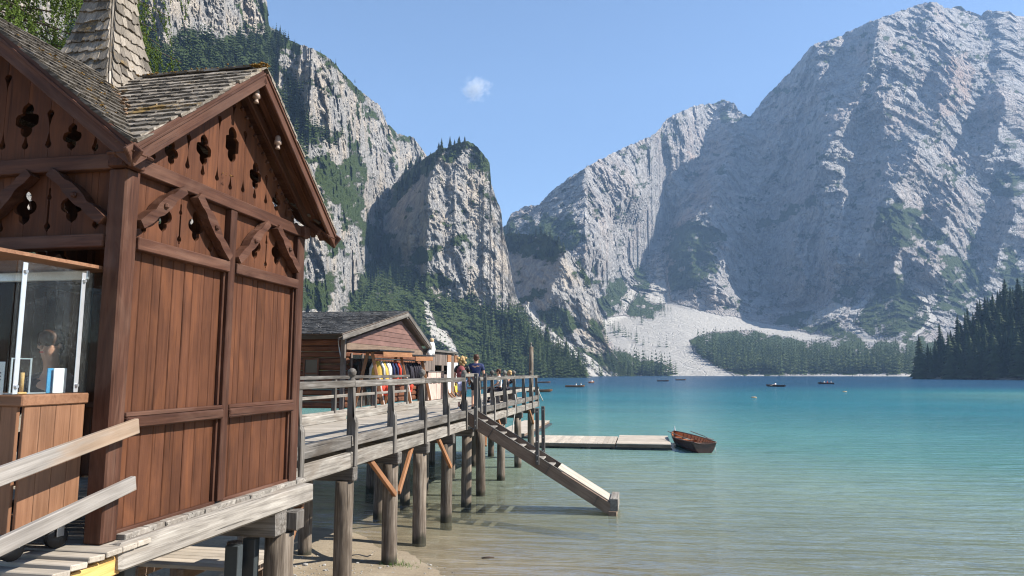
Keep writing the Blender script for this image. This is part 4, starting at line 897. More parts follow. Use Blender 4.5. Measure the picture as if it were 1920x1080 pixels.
# ------------------------------------------------ counter in the booth's opening
ct = thing('ticket_counter', 'brown plank counter on castors in front of the booth opening', 'counter', (-4.5, 4.15, 2.56))
CT = M['counter']
for k in range(4): box('plank', -3.975, -3.95, 3.905 + k * .125, 3.905 + k * .125 + .1225, 2.75, 3.55, CT, ct, 2, .003)
for k in range(9): box('plank', -3.98 - (k + 1) * .125, -3.98 - k * .125 - .0025, 3.88, 3.905, 2.75, 3.55, CT, ct, 2, .003)
box('top_board', -5.12, -3.935, 3.865, 4.42, 3.55, 3.625, CT, ct, 0, .008)
box('base_board', -5.1, -3.98, 3.91, 4.40, 2.74, 2.765, CT, ct, 0)
for (x, y) in ((-4.04, 4.33), (-4.04, 3.98), (-5.02, 4.33), (-5.02, 3.98)):
    v, f = lathe_vf([(.02, -.025), (.066, -.025), (.072, -.018), (.072, .018), (.066, .025), (.02, .025)], 16)
    wl = ob('castor', mesh_py('castor', v, f, True), ct, Matrix.Translation((x, y, 2.632)) @ Matrix.Rotation(R_(90), 4, 'Y') @ Matrix.Rotation(R_(20), 4, 'X'), M['black'])
    for e in (-.034, .034): box('castor_fork', x + e - .004, x + e + .004, y - .03, y + .03, 2.64, 2.74, M['metal'], wl, 2, .002)
scr = thing('acrylic_screen', 'scratched clear acrylic screen on metal strips standing on the counter', 'screen', (-4.5, 4.1, 3.625))
box('pane', -3.99, -3.982, 3.80, 4.44, 3.63, 4.50, M['acrylic'], scr, 2, .001)
box('pane', -4.9, -4.0, 3.795, 3.803, 3.63, 4.50, M['acrylic'], scr, 2, .001)
box('pane', -4.22, -3.93, 4.61, 4.617, 3.62, 4.56, M['acrylic'], scr, 2, .001)
for y in (3.845, 4.335):
    sp = box('metal_strip', -3.980, -3.972, y - .018, y + .018, 3.63, 4.49, M['alu'], scr, 2, .002)
    for z in (3.68, 4.43):
        bm = bmesh.new(); bmesh.ops.create_cone(bm, segments=10, radius1=.016, radius2=.012, depth=.014, cap_ends=True, matrix=Matrix.Translation((-3.966, y, z)) @ Matrix.Rotation(R_(90), 4, 'Y')); ob('bolt', bm_mesh('bolt', bm), sp, None, M['metal'])
sh = thing('shelf_board', 'thin pale shelf board lying across the top of the acrylic screen', 'board', (-4.4, 4.2, 4.5))
prism('board', [(-3.985, 3.60), (-3.93, 4.60), (-4.9, 4.60), (-4.9, 3.60)], .024, M['counter'], sh, Matrix.Translation((0, 0, 4.545)))
box('frame_strip', -4.9, -4.01, 4.40, 4.43, 4.45, 4.52, M['alu'], sh, 0)
t1 = thing('leaflet_holder', 'blue and white leaflet holder on the counter', 'holder', (-4.06, 4.27, 3.625))
box('leaflet', -4.085, -4.075, 4.19, 4.28, 3.627, 3.80, M['blue'], t1, 2, .002); box('card', -4.062, -4.052, 4.22, 4.33, 3.627, 3.80, M['white'], t1, 2, .002)
t1 = thing('pen_stand', 'small wooden pen stand at the near end of the counter', 'pen stand', (-4.03, 3.93, 3.625))
tube('peg', [(-4.04, 3.955, 3.64), (-4.04, 3.955, 3.77)], .012, M['fresh'], t1, 8); box('foot', -4.07, -4.015, 3.91, 3.98, 3.626, 3.642, M['fresh'], t1)
t1 = thing('price_card', 'cream upright card beside the pen stand on the counter', 'card', (-4.12, 3.83, 3.625))
box('card', -4.16, -4.06, 3.835, 3.842, 3.627, 3.84, M['white'], t1, 2, .002)
for q in range(3): box('print', -4.11 + .004 * q, -4.08, 3.8325, 3.8345, 3.72 + q * .022, 3.728 + q * .022, M['black'], t1, 0, .0005)
t1 = thing('acrylic_stand', 'empty clear acrylic frame in the middle of the counter', 'frame', (-4.2, 4.1, 3.625))
for a in (3.98, 4.13): box('upright', -4.16, -4.154, a - .006, a + .006, 3.627, 3.86, M['alu'], t1, 2, .001)
box('top_bar', -4.16, -4.154, 3.975, 4.136, 3.86, 3.868, M['alu'], t1, 1, .001); box('foot_bar', -4.2, -4.08, 3.95, 4.2, 3.626, 3.634, M['alu'], t1, 1, .001)
# ------------------------------------------------ ramp, handrail boards, timbers under the booth
rp = thing('entrance_ramp', 'weathered plank ramp leading up to the booth counter', 'ramp', (-4.5, 3.5, 2.5))
rnd = random.Random(12)
for k in range(14):
    y1 = 4.74 - k * .147; sl_ = max(0, 4.35 - y1) * .09
    beam('ramp_plank', (-5.6, y1 - .072, 2.538 - sl_), (-3.60 + rnd.uniform(-.012, .006), y1 - .072, 2.538 - sl_), .142, .04, M['deck'], rp, .006, (0, .09 if sl_ else 0, 1))
beam('stringer', (-3.68, 4.5, 2.43), (-3.68, 2.9, 2.36), .05, .13, M['fresh'], rp)
beam('stringer', (-5.2, 4.5, 2.42), (-5.2, 2.9, 2.33), .05, .13, M['grey'], rp)
for k in range(3): beam('step_plank', (-3.64, 4.36 - k * .24, 2.27), (-3.64 + .01, 4.14 - k * .24, 2.262), .16, .05, M['deck'], rp, .008)
hrl = thing('handrail', 'pair of bare sloping handrail boards fixed to the near corner post of the booth', 'handrail', (-3.7, 4.6, 2.8))
beam('upper_board', (-3.695, 4.63, 3.378), (-3.695, 2.3, 2.94), .04, .112, M['rail'], hrl, .005); beam('lower_board', (-3.695, 4.635, 2.965), (-3.695, 2.3, 2.53), .04, .105, M['rail'], hrl, .005)
sb = thing('sill_beam', 'long weathered white sill beam carrying the lakeside wall of the booth', 'beam', (-3.66, 5.9, 2.48))
beam('timber', (-3.70, 4.46, 2.475), (-3.70, 7.36, 2.46), .17, .185, M['pale'], sb, .02, jit=.012)
rnd = random.Random(2)
y = 4.62
while y < 7.25:
    d = rnd.uniform(.19, .27); box('floor_board_end', -3.9, -3.735 + rnd.uniform(-.01, .012), y, y + d - .006, 2.556 - .0, 2.60, M['pale'], booth, 0, .006, .003); y += d
tp = thing('support_frame', 'cross beam on timber and steel posts under the lakeside edge of the booth', 'support', (-4, 6.7, 1.5))
beam('cross_beam', (-5.6, 6.70, 2.24), (-3.62, 6.70, 2.26), .22, .25, M['grey'], tp, .02, jit=.01); box('beam_block', -3.66, -3.5, 6.80, 6.96, 2.16, 2.36, M['grey'], tp, 2, .02, .008)
def log(name, x, y, z0, z1, r, parent, mat=None, seed=0, n=14):
    rnd = random.Random(seed); prof = []; k = 9; prof = [(r * (1.04 - .06 * i / k) * rnd.uniform(.975, 1.025), (z1 - z0) * (i / k - .5)) for i in range(k + 1)]
    v, f = lathe_vf(prof, n); v = [(p[2], p[0] * rnd.uniform(.97, 1.03), p[1] * rnd.uniform(.97, 1.03)) for p in v]
    bm = bmesh.new(); vs = [bm.verts.new(p) for p in v]
    for q in f: bm.faces.new([vs[i] for i in q])
    me = bm_mesh(name, bm); me.polygons.foreach_set('use_smooth', [len(p.vertices) == 4 for p in me.polygons])
    m = Matrix(((0, 0, -1, x), (0, 1, 0, y), (1, 0, 0, (z0 + z1) / 2), (0, 0, 0, 1))) @ Matrix.Rotation(rnd.uniform(0, 6.28), 4, 'X') @ Matrix.Rotation(rnd.uniform(-.01, .01), 4, 'Y')
    return ob(name, me, parent, m, mat or M['pile'])
log('timber_post', -3.72, 6.84, -.4, 2.14, .15, tp, seed=3); log('timber_post', -4.02, 6.52, -.4, 2.1, .075, tp, seed=4)
for (x, y) in ((-3.93, 6.36), (-3.93, 6.66)):
    box('steel_channel', x - .07, x + .07, y - .045, y + .045, .2, 2.11, M['steel'], tp, 2, .006)
for (x, y) in ((-4.2, 5.2), (-4.35, 5.4)): box('steel_channel', x - .07, x + .07, y - .06, y + .06, .2, 2.3, M['steel'], tp, 2, .006)
log('timber_post', -4.4, 5.0, 0, 2.3, .12, tp, seed=6)
beam('strut', (-4.35, 5.35, 2.05), (-4.6, 5.2, 1.75), .03, .03, M['metal'], tp); 
beam('strut', (-3.72, 7.0, 1.95), (-3.75, 7.35, 2.4), .1, .05, M['orange'], tp)
pl = thing('plank_pallet', 'low platform of pale new planks on the shore below the booth', 'platform', (-4.8, 7.4, 1.6))
for k in range(6): box('plank', -5.7, -4.2, 7.02 + k * .13, 7.02 + k * .13 + .118, 1.66, 1.70, M['dock'], pl, 0, .005)
for x in (-5.5, -4.95, -4.35): box('bearer', x - .04, x + .04, 7.0, 7.82, 1.54, 1.66, M['stair'], pl, 1)
for x in (-5.5, -4.4): 
    for y in (7.1, 7.7): box('leg', x - .05, x + .05, y - .05, y + .05, .6, 1.54, M['stair'], pl, 2)
# ------------------------------------------------ jetty
GR = M['grey']; PA = M['pale']
jt = thing('jetty', 'long weathered wooden jetty on log piles running out into the lake', 'jetty', (-6, 18, 2.6))
rnd = random.Random(21); y = 7.30; XE = -4.97
while y < 33:
    d = .15 * rnd.uniform(.93, 1.05); xl = -9.35 if y > 20.5 else -7.45
    box('deck_plank', xl, XE + .02 + rnd.uniform(-.01, .01), y, y + d - .007, 2.555 + rnd.uniform(0, .004), 2.60, M['deck'], jt, 0, .004); y += d
for (y0, y1) in ((7.36, 11.2), (11.2, 15.2), (15.2, 19.1), (19.1, 23.0), (23.0, 27), (27, 32.9)):
    beam('edge_beam', (XE + .07, y0 + .01, 2.315), (XE + .07, y1 - .01, 2.31), .12, .24, PA, jt, .012, jit=.008)
    beam('kick_beam', (XE + .08, y0 + .01, 2.62), (XE + .08, y1 - .01, 2.62), .10, .19, GR, jt, .012, jit=.008)
    beam('joist', (-7.3, y0 + .01, 2.44), (-7.3, y1 - .01, 2.44), .12, .2, GR, jt, .01)
PY = [11.32, 13.53, 15.42, 17.6, 19.65, 21.45, 24.6, 28.0, 31.3]
for i, y in enumerate(PY):
    box('cross_beam', -9.2 if y > 20 else -7.6, -4.80, y - .1, y + .1, 1.955, 2.19, GR, jt, 0, .02, .008)
    log('pile', -5.0, y, -1.2 - .12 * i, 1.955, .155 if i < 3 else .145, jt, seed=30 + i, n=16)
    log('pile', -6.85, y + .1, -1.2 - .12 * i, 1.955, .14, jt, seed=50 + i)
    if y > 20 or i in (0, 2): log('pile', -8.6, y, -1.5, 1.955, .14, jt, seed=70 + i)
for (yt, yp) in ((12.25, 13.42), (14.6, 13.62), (16.55, 17.5), (23.7, 24.5), (30.4, 31.2), (21.9, 21.5)):
    beam('brace', (-4.93, yt, 2.18), (-4.86, yp, 1.38 if yp < 20 else 1.5), .07, .1, M['orange'], jt, .006)
box('packing_block', -5.3, -4.86, 22.2, 22.75, 1.93, 2.18, M['orange'], jt, 0)
def railing_post(y, ball, parent, x=XE, z0=2.2, top=3.52):
    prof = [(-.045, z0), (.115, z0), (.115, 2.92), (.09, 2.99), (.055, 3.03), (.05, top), (-.045, top)]
    lm = Matrix(((0, 1, 0, x + .05), (0, 0, 1, y), (1, 0, 0, 0), (0, 0, 0, 1)))
    o = prism('post', [(z, a) for a, z in prof], .12, GR, parent, lm)
    if ball:
        v, f = lathe_vf([(.055, 0), (.055, .08), (.062, .1), (.035, .125), (.035, .145), (.06, .165), (.076, .2), (.076, .235), (.055, .275), (.02, .295)], 12)
        ob('finial', mesh_py('finial', v, f, True), o, Matrix.Translation((x + .05, y, top + .11 - .08)) , GR)
    return o
for i, y in enumerate([9.4, 11.32, 13.24, 15.22, 17.12, 18.98, 20.72, 22.7, 24.85, 26.68, 28.85, 30.7, 32.45]): railing_post(y, y in (11.32, 15.22, 18.98, 22.7, 26.68, 30.7, 24.85), jt, top=3.52)
def rails(segs, z0, z1, x, th, mat, name):
    for a, b in segs: beam(name, (x, a + .006, (z0 + z1) / 2), (x, b - .006, (z0 + z1) / 2), th, z1 - z0, mat, jt, .008, jit=.005)
rails([(7.4, 11.32), (11.32, 15.22), (15.22, 18.98), (20.72, 24.85), (24.85, 28.85), (28.85, 32.6)], 3.522, 3.635, XE + .05, .13, GR, 'top_rail')
rails([(18.9, 20.5)], 3.65, 3.74, XE + .05, .13, PA, 'gate_rail')
rails([(7.4, 11.26), (11.38, 13.18), (13.3, 15.16), (15.28, 17.06), (17.18, 18.92), (20.78, 22.64), (22.76, 24.79), (24.91, 26.62), (26.74, 28.79), (28.91, 30.64), (30.76, 32.4)], 2.97, 3.10, XE - .02, .045, PA, 'middle_board')
for x in (-6.7, -8.6): railing_post(32.55, False, jt, x)
box('top_rail', -8.7, -4.8, 32.5, 32.62, 3.53, 3.63, GR, jt, 0); box('middle_board', -8.7, -4.8, 32.54, 32.58, 2.97, 3.1, PA, jt, 0)
for y in (8.0, 10.6, 13.2, 15.8, 18.4, 21.0): box('inner_post', -7.36, -7.26, y - .045, y + .045, 2.6, 3.6, GR, jt, 2)
beam('inner_rail', (-7.31, 7.4, 3.64), (-7.31, 21.2, 3.66), .1, .08, GR, jt); beam('inner_rail', (-7.31, 7.4, 3.2), (-7.31, 21.2, 3.2), .04, .075, PA, jt); beam('inner_rail', (-7.31, 7.4, 2.78), (-7.31, 21.2, 2.78), .05, .16, PA, jt)
tube('rope_end', [(-4.84, 32.5, 3.0), (-4.8, 32.6, 2.8), (-4.7, 32.75, 2.55), (-4.66, 32.8, 2.45)], .03, M['rope'], jt)
tube('hose', [(-4.83, 26.4, 2.95), (-4.8, 26.45, 2.7), (-4.84, 26.5, 2.3), (-4.9, 26.4, 1.8), (-4.95, 26.2, 1.2)], .022, M['rope'], jt)
po = thing('mooring_pole', 'tall bare log pole with small finial at the far end of the jetty', 'pole', (-5.3, 33.35, 0))
log('shaft', -5.3, 33.35, -3, 5.0, .105, po, seed=9)
v, f = lathe_vf([(.1, 0), (.07, .04), (.03, .07), (.025, .12), (.05, .15), (.05, .19), (.02, .24)], 10); ob('finial', mesh_py('finial', v, f, True), po, Matrix.Translation((-5.3, 33.35, 4.98)), GR)
# boarding stairs
st = thing('boarding_stairs', 'steep brown wooden stairs slanting from the jetty down into the shallow water', 'stairs', (-2.9, 19.7, 1.3))
SW = M['stair']; A = Vector((-4.95, 0, 2.56)); B = Vector((-.86, 0, .12)); dv = (B - A).normalized(); nv = Vector((-dv.z, 0, dv.x)); nv = nv if nv.z > 0 else -nv
for y in (19.16, 20.18):
    o = beam('stringer', (A.x, y, A.z), (B.x, y, B.z), .07, .30, SW, st, .01)
    beam('capping', A + Vector((0, y, 0)) + nv * .158 + dv * .02, A + Vector((0, y, 0)) + dv * 3.1 + nv * .158, .085, .014, M['bollard'], o, .003)
    for q in (.9, 2.75, 4.25):
        if q < 4.7:
            c = A + dv * q + Vector((0, y - .04 if y < 19.5 else y + .04, 0)); beam('strap', c - nv * .15, c + nv * .15, .012, .05, M['steel'], o, .002, (0, 1, 0))
for k in range(8):
    q = .42 + k * .33
    if q > 2.85: break
    c = A + dv * q; box('tread', c.x - .11, c.x + .11, 19.2, 20.14, c.z + .02, c.z + .06, PA, st, 1)
for k in range(5):
    yy = 19.22 + k * .188; p0_ = A + dv * 2.95 + nv * .165; p1_ = A + dv * 4.62 + nv * .165
    beam('cover_board', (p0_.x, yy + .09, p0_.z), (p1_.x, yy + .09, p1_.z), .182, .03, M['dock'], st, .004)
box('foot_beam', -.98, -.76, 19.08, 20.3, -.25, .12, M['stair'], st, 1, .01); box('foot_board', -.93, -.72, 19.12, 20.26, .12, .44, PA, st, 1, .01)
for (x, z0, z1) in ((-4.6, 2.2, 3.74), (-2.87, 1.28, 2.80)):
    for y in (19.09, 20.25):
        o = box('guard_post', x - .05, x + .05, y - .04, y + .04, z0, z1, M['bollard'], st, 2, .008)
        for z in (z0 + .1, z0 + .25, z0 + .62, z1 - .1):
            bm = bmesh.new(); bmesh.ops.create_cone(bm, segments=8, radius1=.02, radius2=.016, depth=.015, cap_ends=True, matrix=Matrix.Translation((x, y - .046, z)) @ Matrix.Rotation(R_(90), 4, 'X')); ob('bolt', bm_mesh('bolt', bm), o, None, M['metal'])
# floating pier
def float_dock(label, x0, x1, y0, y1, z, along, seed):
    d = thing('floating_dock', label, 'dock', ((x0 + x1) / 2, y0, z), 'floating dock sections beyond the jetty'); r = random.Random(seed)
    if along == 0:
        y = y0
        while y < y1 - .02: w_ = min(.24, y1 - y); box('plank', x0, x1, y, y + w_ - .012, z - .04, z, M['dock'], d, 0, .004); y += w_
    else:
        x = x0
        while x < x1 - .02: w_ = min(.24, x1 - x); box('plank', x, x + w_ - .012, y0, y1, z - .04, z, M['dock'], d, 1, .004); x += w_
    for y in (y0 + .04, y1 - .04): box('side_beam', x0 + .01, x1 - .01, y - .04, y + .04, z - .18, z - .042, M['stair'], d, 0)
    for x in (x0 + .05, x1 - .05): box('end_beam', x - .04, x + .04, y0 + .09, y1 - .09, z - .18, z - .042, M['stair'], d, 1)
    for k in range(3):
        x = x0 + (x1 - x0) * (k + .5) / 3; box('float', x - .5, x + .5, y0 + .12, y1 - .12, -.14, z - .185, M['steel'], d, 0)
    return d
float_dock('pale slatted section of floating dock between the jetty and the wider end section', -5.9, -1.42, 35.3, 39.4, .27, 1, 1)
float_dock('end section of floating dock with lengthwise boards beside the moored rowing boat', -1.36, 1.28, 35.2, 40.0, .30, 0, 2)
float_dock('far section of floating dock behind the jetty piles', -8.6, -6.75, 40.0, 51.0, .3, 0, 3)
# ------------------------------------------------ rowing boats
def boat_sections(L=5.0, W=1.45, n=14, transom=.78):
    S_ = []
    for i in range(n + 1):
        t = i / n                                              # 0 transom ... 1 bow
        hw_ = W / 2 * (transom + (1 - transom) * math.sin(min(1, t / .42) * math.pi / 2)) if t < .42 else W / 2 * max(.012, max(0, math.cos((t - .42) / .58 * math.pi / 2)) ** .72)
        sh_ = .38 + .17 * t ** 2.2 + .05 * (1 - t) ** 2; kz = -.14 + .30 * max(0, (t - .72) / .28) ** 2.2
        S_.append((L * (t - .5), hw_, kz, sh_))
    return S_
def hull_mesh(inset=0.0, n=14, m=7, lo=0.0, hi=1.0, close=True, name='hull'):
    v = []; f = []; S_ = boat_sections(n=n)
    for x, hw_, kz, sh_ in S_:
        h_ = max(.004, hw_ - inset)
        for j in range(2 * m + 1):
            u = (j - m) / m; au = abs(u); uu = lo + (hi - lo) * au
            yy = h_ * (uu ** .55) * (1 if u > 0 else -1) if au > 0 else (h_ * lo ** .55 if lo else 0)
            zz = kz + inset + (sh_ - kz - inset) * uu ** 1.7; v.append((x + (inset if x < 0 and inset else 0) * 0, yy, zz))
    c = 2 * m + 1
    for i in range(n):
        for j in range(2 * m): f.append((i * c + j, i * c + j + 1, (i + 1) * c + j + 1, (i + 1) * c + j))
    if close: f.append(tuple(range(c))[::-1])
    return v, f
def make_boat(loc, ang, label):
    b = thing('rowing_boat', label, 'boat', loc, rz=ang); mw = WM[b]
    v, f = hull_mesh(); bm = bmesh.new(); vs = [bm.verts.new(p) for p in v]
    for q in f: bm.faces.new([vs[i] for i in q])
    me = bm_mesh('hull', bm, False); me.materials.append(M['hull']); me.materials.append(M['bottom']); me.materials.append(M['green'])
    for p in me.polygons:
        p.use_smooth = len(p.vertices) == 4
        if p.center.z < .05: p.material_index = 2 if p.center.x > -.5 else 1
    hu = ob('hull', me, b, mw)
    v, f = hull_mesh(.03, close=True); bm = bmesh.new(); vs = [bm.verts.new((p[0] + (.03 if p[0] < -2.3 else 0), p[1], p[2])) for p in v]
    for q in f: bm.faces.new([vs[i] for i in q][::-1])
    li = bpy.data.meshes.new('lining'); bm.to_mesh(li); bm.free(); ob('lining', li, b, mw, M['varnish'])
    S_ = boat_sections()
    for sgn in (-1, 1):
        bm = bmesh.new(); add_tube(bm, [(x, sgn * (h_ - .012), s_ + .012) for x, h_, k_, s_ in S_], .028, 6); ob('gunwale', bm_mesh('gunwale', bm, True), b, mw, M['hull'])
    x, h_, k_, s_ = S_[0]; bm = bmesh.new(); add_tube(bm, [(x - .0, h_ * (u / 6), s_ - .10 * (1 - (u / 6) ** 2) + .02) for u in range(-6, 7)], .03, 6); ob('transom_rim', bm_mesh('transom_rim', bm, True), b, mw, M['hull'])
    for i in range(2, 13):                                     # ribs
        bm = bmesh.new(); x, h_, k_, s_ = S_[i]; pts = [(x, (h_ - .045) * (abs(u) / 6) ** .55 * (1 if u > 0 else -1), k_ + .045 + (s_ - k_ - .06) * (abs(u) / 6) ** 1.7) for u in range(-6, 7)]
        add_tube(bm, pts, .014, 4); ob('rib', bm_mesh('rib', bm), b, mw, M['orange'])
    def sb(name, x0, x1, y0, y1, z0, z1, mat):
        me = cbox(name + mat.name, x1 - x0, y1 - y0, z1 - z0, .006); ob(name, me, b, mw @ Matrix.Translation(((x0 + x1) / 2, (y0 + y1) / 2, (z0 + z1) / 2)), mat)
    sb('thwart', -2.3, -1.75, -.5, .5, .20, .235, M['varnish']); sb('thwart', -.95, -.65, -.6, .6, .22, .255, M['varnish']); sb('thwart', .45, .75, -.58, .58, .24, .275, M['varnish']); sb('thwart', 1.45, 1.75, -.36, .36, .28, .315, M['varnish'])
    for k in range(4): sb('floor_board', -1.7, 1.3, -.26 + .13 * k, -.26 + .13 * k + .12, .0, .02, M['orange'])
    for sgn in (-1, 1):
        bm = bmesh.new(); add_tube(bm, [(1.5, sgn * .62, .62), (-.6, sgn * .6, .56), (-1.2, sgn * .57, .53)], .02, 6); add_box(bm, (-1.62, sgn * .56, .52), (.85, .13, .018)); ob('oar', bm_mesh('oar', bm), b, mw, M['grey'])
    bm = bmesh.new(); bmesh.ops.create_cone(bm, segments=8, radius1=.035, radius2=.01, depth=.24, cap_ends=True, matrix=Matrix.Translation((2.32, 0, .72))); ob('bow_post', bm_mesh('bow_post', bm), b, mw, M['white'])
    sb('name_plate', -2.43, -2.405, -.12, .12, .26, .30, M['ceramic'])
    return b
bt = (Vector((1.56, 38.3)) - Vector((2.76, 33.5))); make_boat((2.2, 36.9, .06), math.atan2(bt.y, bt.x), 'varnished red-brown rowing boat moored at the end of the floating dock')
tube('mooring_rope', [(3.25, 34.75, .36), (3.3, 34.6, .15), (3.3, 34.55, -.1)], .012, M['rope'], None, 5); tag(bpy.data.objects['mooring_rope'], 'thin pale rope hanging off the stern of the moored rowing boat', 'rope')
v, f = hull_mesh(n=8, m=4); FB = {}
for k, mt in (('brown', 'varnish'), ('dark', 'hull')):
    bm = bmesh.new(); vs = [bm.verts.new(p) for p in v]
    for q in f: bm.faces.new([vs[i] for i in q])
    me = bm_mesh('boat', bm); me.materials.append(M['orange' if k == 'brown' else 'hull']); FB[k] = me
v2, f2 = hull_mesh(.05, n=8, m=4, close=True)
bm = bmesh.new(); vs = [bm.verts.new(p) for p in v2]
for q in f2: bm.faces.new([vs[i] for i in q][::-1])
LIN = bpy.data.meshes.new('lining'); bm.to_mesh(LIN); bm.free(); LIN.materials.append(M['varnish'])
TH = cbox('far_thwart', .3, 1.1, .04, .005); TH.materials.append(M['varnish'])
def far_boat(x, y, ang, kind, label):
    b = thing('rowing_boat', label, 'boat', (x, y, .05), 'rowing boats out on the lake', R_(ang)); mw = WM[b]
    ob('hull', FB[kind], b, mw); ob('lining', LIN, b, mw)
    for q in (-1.2, -.2, .9): ob('thwart', TH, b, mw @ Matrix.Translation((q, 0, .24)))
    return b
# ------------------------------------------------ people
def skin(name, V, E, rad, mat, parent, mw=None, sub=1):
    me = bpy.data.meshes.new('t'); me.from_pydata(V, E, []); o = bpy.data.objects.new('t', me); COL.objects.link(o)
    md = o.modifiers.new('s', 'SKIN'); md.use_smooth_shade = True; md.branch_smoothing = .3
    for i, r in enumerate(rad): me.skin_vertices[0].data[i].radius = r if isinstance(r, tuple) else (r, r)
    me.skin_vertices[0].data[0].use_root = True
    if sub: o.modifiers.new('u', 'SUBSURF').levels = sub; o.modifiers['u'].render_levels = sub
    dg = bpy.context.evaluated_depsgraph_get(); dg.update(); m2 = bpy.data.meshes.new_from_object(o.evaluated_get(dg)); m2.name = name
    bpy.data.objects.remove(o); bpy.data.meshes.remove(me); m2.polygons.foreach_set('use_smooth', [True] * len(m2.polygons))
    m2.materials.clear(); m2.materials.append(mat)
    return ob(name, m2, parent, mw)
def blob(name, parts_, mat, parent, mw=None, seed=0, rough=0.0, sub=2):
    rnd = random.Random(seed); bm = bmesh.new()
    for c, r in parts_:
        vs = bmesh.ops.create_icosphere(bm, subdivisions=sub, radius=1, matrix=Matrix.Translation(c) @ Matrix.Diagonal((*(r if isinstance(r, tuple) else (r, r, r)), 1)))['verts']
        if rough:
            for v in vs: v.co += (v.co - Vector(c)) * rnd.uniform(-rough, rough)
    return ob(name, bm_mesh(name, bm, True), parent, mw, mat)
def person(label, loc, face, pose, shirt, shorts, hair, hairkind='short', shoes='black', long_sleeve=False, trousers=False, group=None, scale=1.0):
    """face: heading angle in degrees (0 looks along +Y); pose joints in a local frame x right, y forward"""
    p = thing('person', label, 'person', loc, group, R_(face)); mw = WM[p] @ Matrix.Diagonal((scale, scale, scale, 1))
    J = pose; V = ['pelvis', 'waist', 'chest', 'neck', 'head', 'crown', 'shl', 'ell', 'wrl', 'hal', 'shr', 'elr', 'wrr', 'har', 'hil', 'knl', 'anl', 'tol', 'hir', 'knr', 'anr', 'tor']
    E = [(0, 1), (1, 2), (2, 3), (3, 4), (4, 5), (2, 6), (6, 7), (7, 8), (8, 9), (2, 10), (10, 11), (11, 12), (12, 13), (0, 14), (14, 15), (15, 16), (16, 17), (0, 18), (18, 19), (19, 20), (20, 21)]
    Rd = [(.125, .1), (.115, .09), (.14, .1), .055, .085, .07, .06, .042, .03, .034, .06, .042, .03, .034, .082, .056, .04, .035, .082, .056, .04, .035]
    skin('body', [J[k] for k in V], E, Rd, M['skin'], p, mw)
    pick = lambda ks: [J[k] for k in ks]
    g = lambda a, b, t: tuple(J[a][i] + (J[b][i] - J[a][i]) * t for i in range(3))
    al, ar = (J['wrl'], J['wrr']) if long_sleeve else (g('shl', 'ell', .75), g('shr', 'elr', .75))
    sv = [J['waist'], J['pelvis'], J['chest'], g('chest', 'neck', .86), J['shl'], J['shr']]; se = [(0, 1), (0, 2), (2, 3), (2, 4), (2, 5)]; sr = [(.135, .108), (.14, .115), (.165, .12), .078, .09, .09]
    if long_sleeve: sv += [J['ell'], al, J['elr'], ar]; se += [(4, 6), (6, 7), (5, 8), (8, 9)]; sr += [.055, .042, .055, .042]
    else: sv += [al, ar]; se += [(4, 6), (5, 7)]; sr += [.062, .062]
    skin('shirt', sv, se, sr, M[shirt], p, mw)
    k1, k2 = (J['anl'], J['anr']) if trousers else (g('hil', 'knl', .8), g('hir', 'knr', .8))
    tv = [J['pelvis'], J['hil'], J['hir']]; te = [(0, 1), (0, 2)]; trd = [(.145, .12), .1, .1]
    if trousers: tv += [J['knl'], k1, J['knr'], k2]; te += [(1, 3), (3, 4), (2, 5), (5, 6)]; trd += [.07, .055, .07, .055]
    else: tv += [k1, k2]; te += [(1, 3), (2, 4)]; trd += [.088, .088]
    skin('trousers' if trousers else 'shorts', tv, te, trd, M[shorts], p, mw)
    h = Vector(J['head'])
    if hairkind == 'curly':
        r_ = random.Random(3); blob('hair', [((h.x + r_.gauss(0, .06), h.y - .03 + r_.gauss(0, .05), h.z + .06 - abs(r_.gauss(0, .11)) + .03), .06) for _ in range(40)] + [((h.x, h.y - .02, h.z + .05), (.12, .12, .12))], M[hair], p, mw, 1, .12, 1)
    else: blob('hair', [((h.x, h.y - .018, h.z + .055), (.098, .108, .095)), ((h.x, h.y - .055, h.z + .0), (.082, .06, .08))], M[hair], p, mw, 2, .07)
    y_ = h.y + .085
    for s in (-1, 1): blob('eye', [((h.x + s * .032, y_ + .004, h.z + .02), .008)], M['hairbrown'], p, mw, sub=1); blob('ear', [((h.x + s * .088, h.y, h.z + .005), (.014, .02, .03))], M['skin'], p, mw, sub=1)
    blob('nose', [((h.x, y_ + .015, h.z - .01), (.014, .02, .024))], M['skin'], p, mw, sub=1); blob('mouth', [((h.x, y_ + .002, h.z - .05), (.026, .01, .008))], M['red'], p, mw, sub=1)
    for s in 'lr':
        a, t_ = Vector(J['an' + s]), Vector(J['to' + s]); blob('shoe', [(tuple(a.lerp(t_, .55) + Vector((0, 0, -.02))), (.05, .13 if abs(t_.y - a.y) > .05 else .06, .05))], M[shoes], p, mw, sub=2)
        hd, wr = Vector(J['ha' + s]), Vector(J['wr' + s]); dd = (hd - wr).normalized() if (hd - wr).length > 0 else Vector((0, 0, -1)); sd = dd.orthogonal().normalized(); bm = bmesh.new()
        for q, ln in enumerate((.07, .08, .075, .06)): b_ = hd + sd * (-.03 + .02 * q); add_tube(bm, [b_, b_ + dd * ln * .55, b_ + dd * ln + Vector((0, .015, 0))], [.01, .009, .007], 5)
        b_ = wr + dd * .02 - sd * .03; add_tube(bm, [b_, b_ + dd * .04 - sd * .02, b_ + dd * .07 - sd * .022], [.011, .01, .008], 5)
        ob('fingers', bm_mesh('fingers', bm, True), p, mw, M['skin'])
    return p
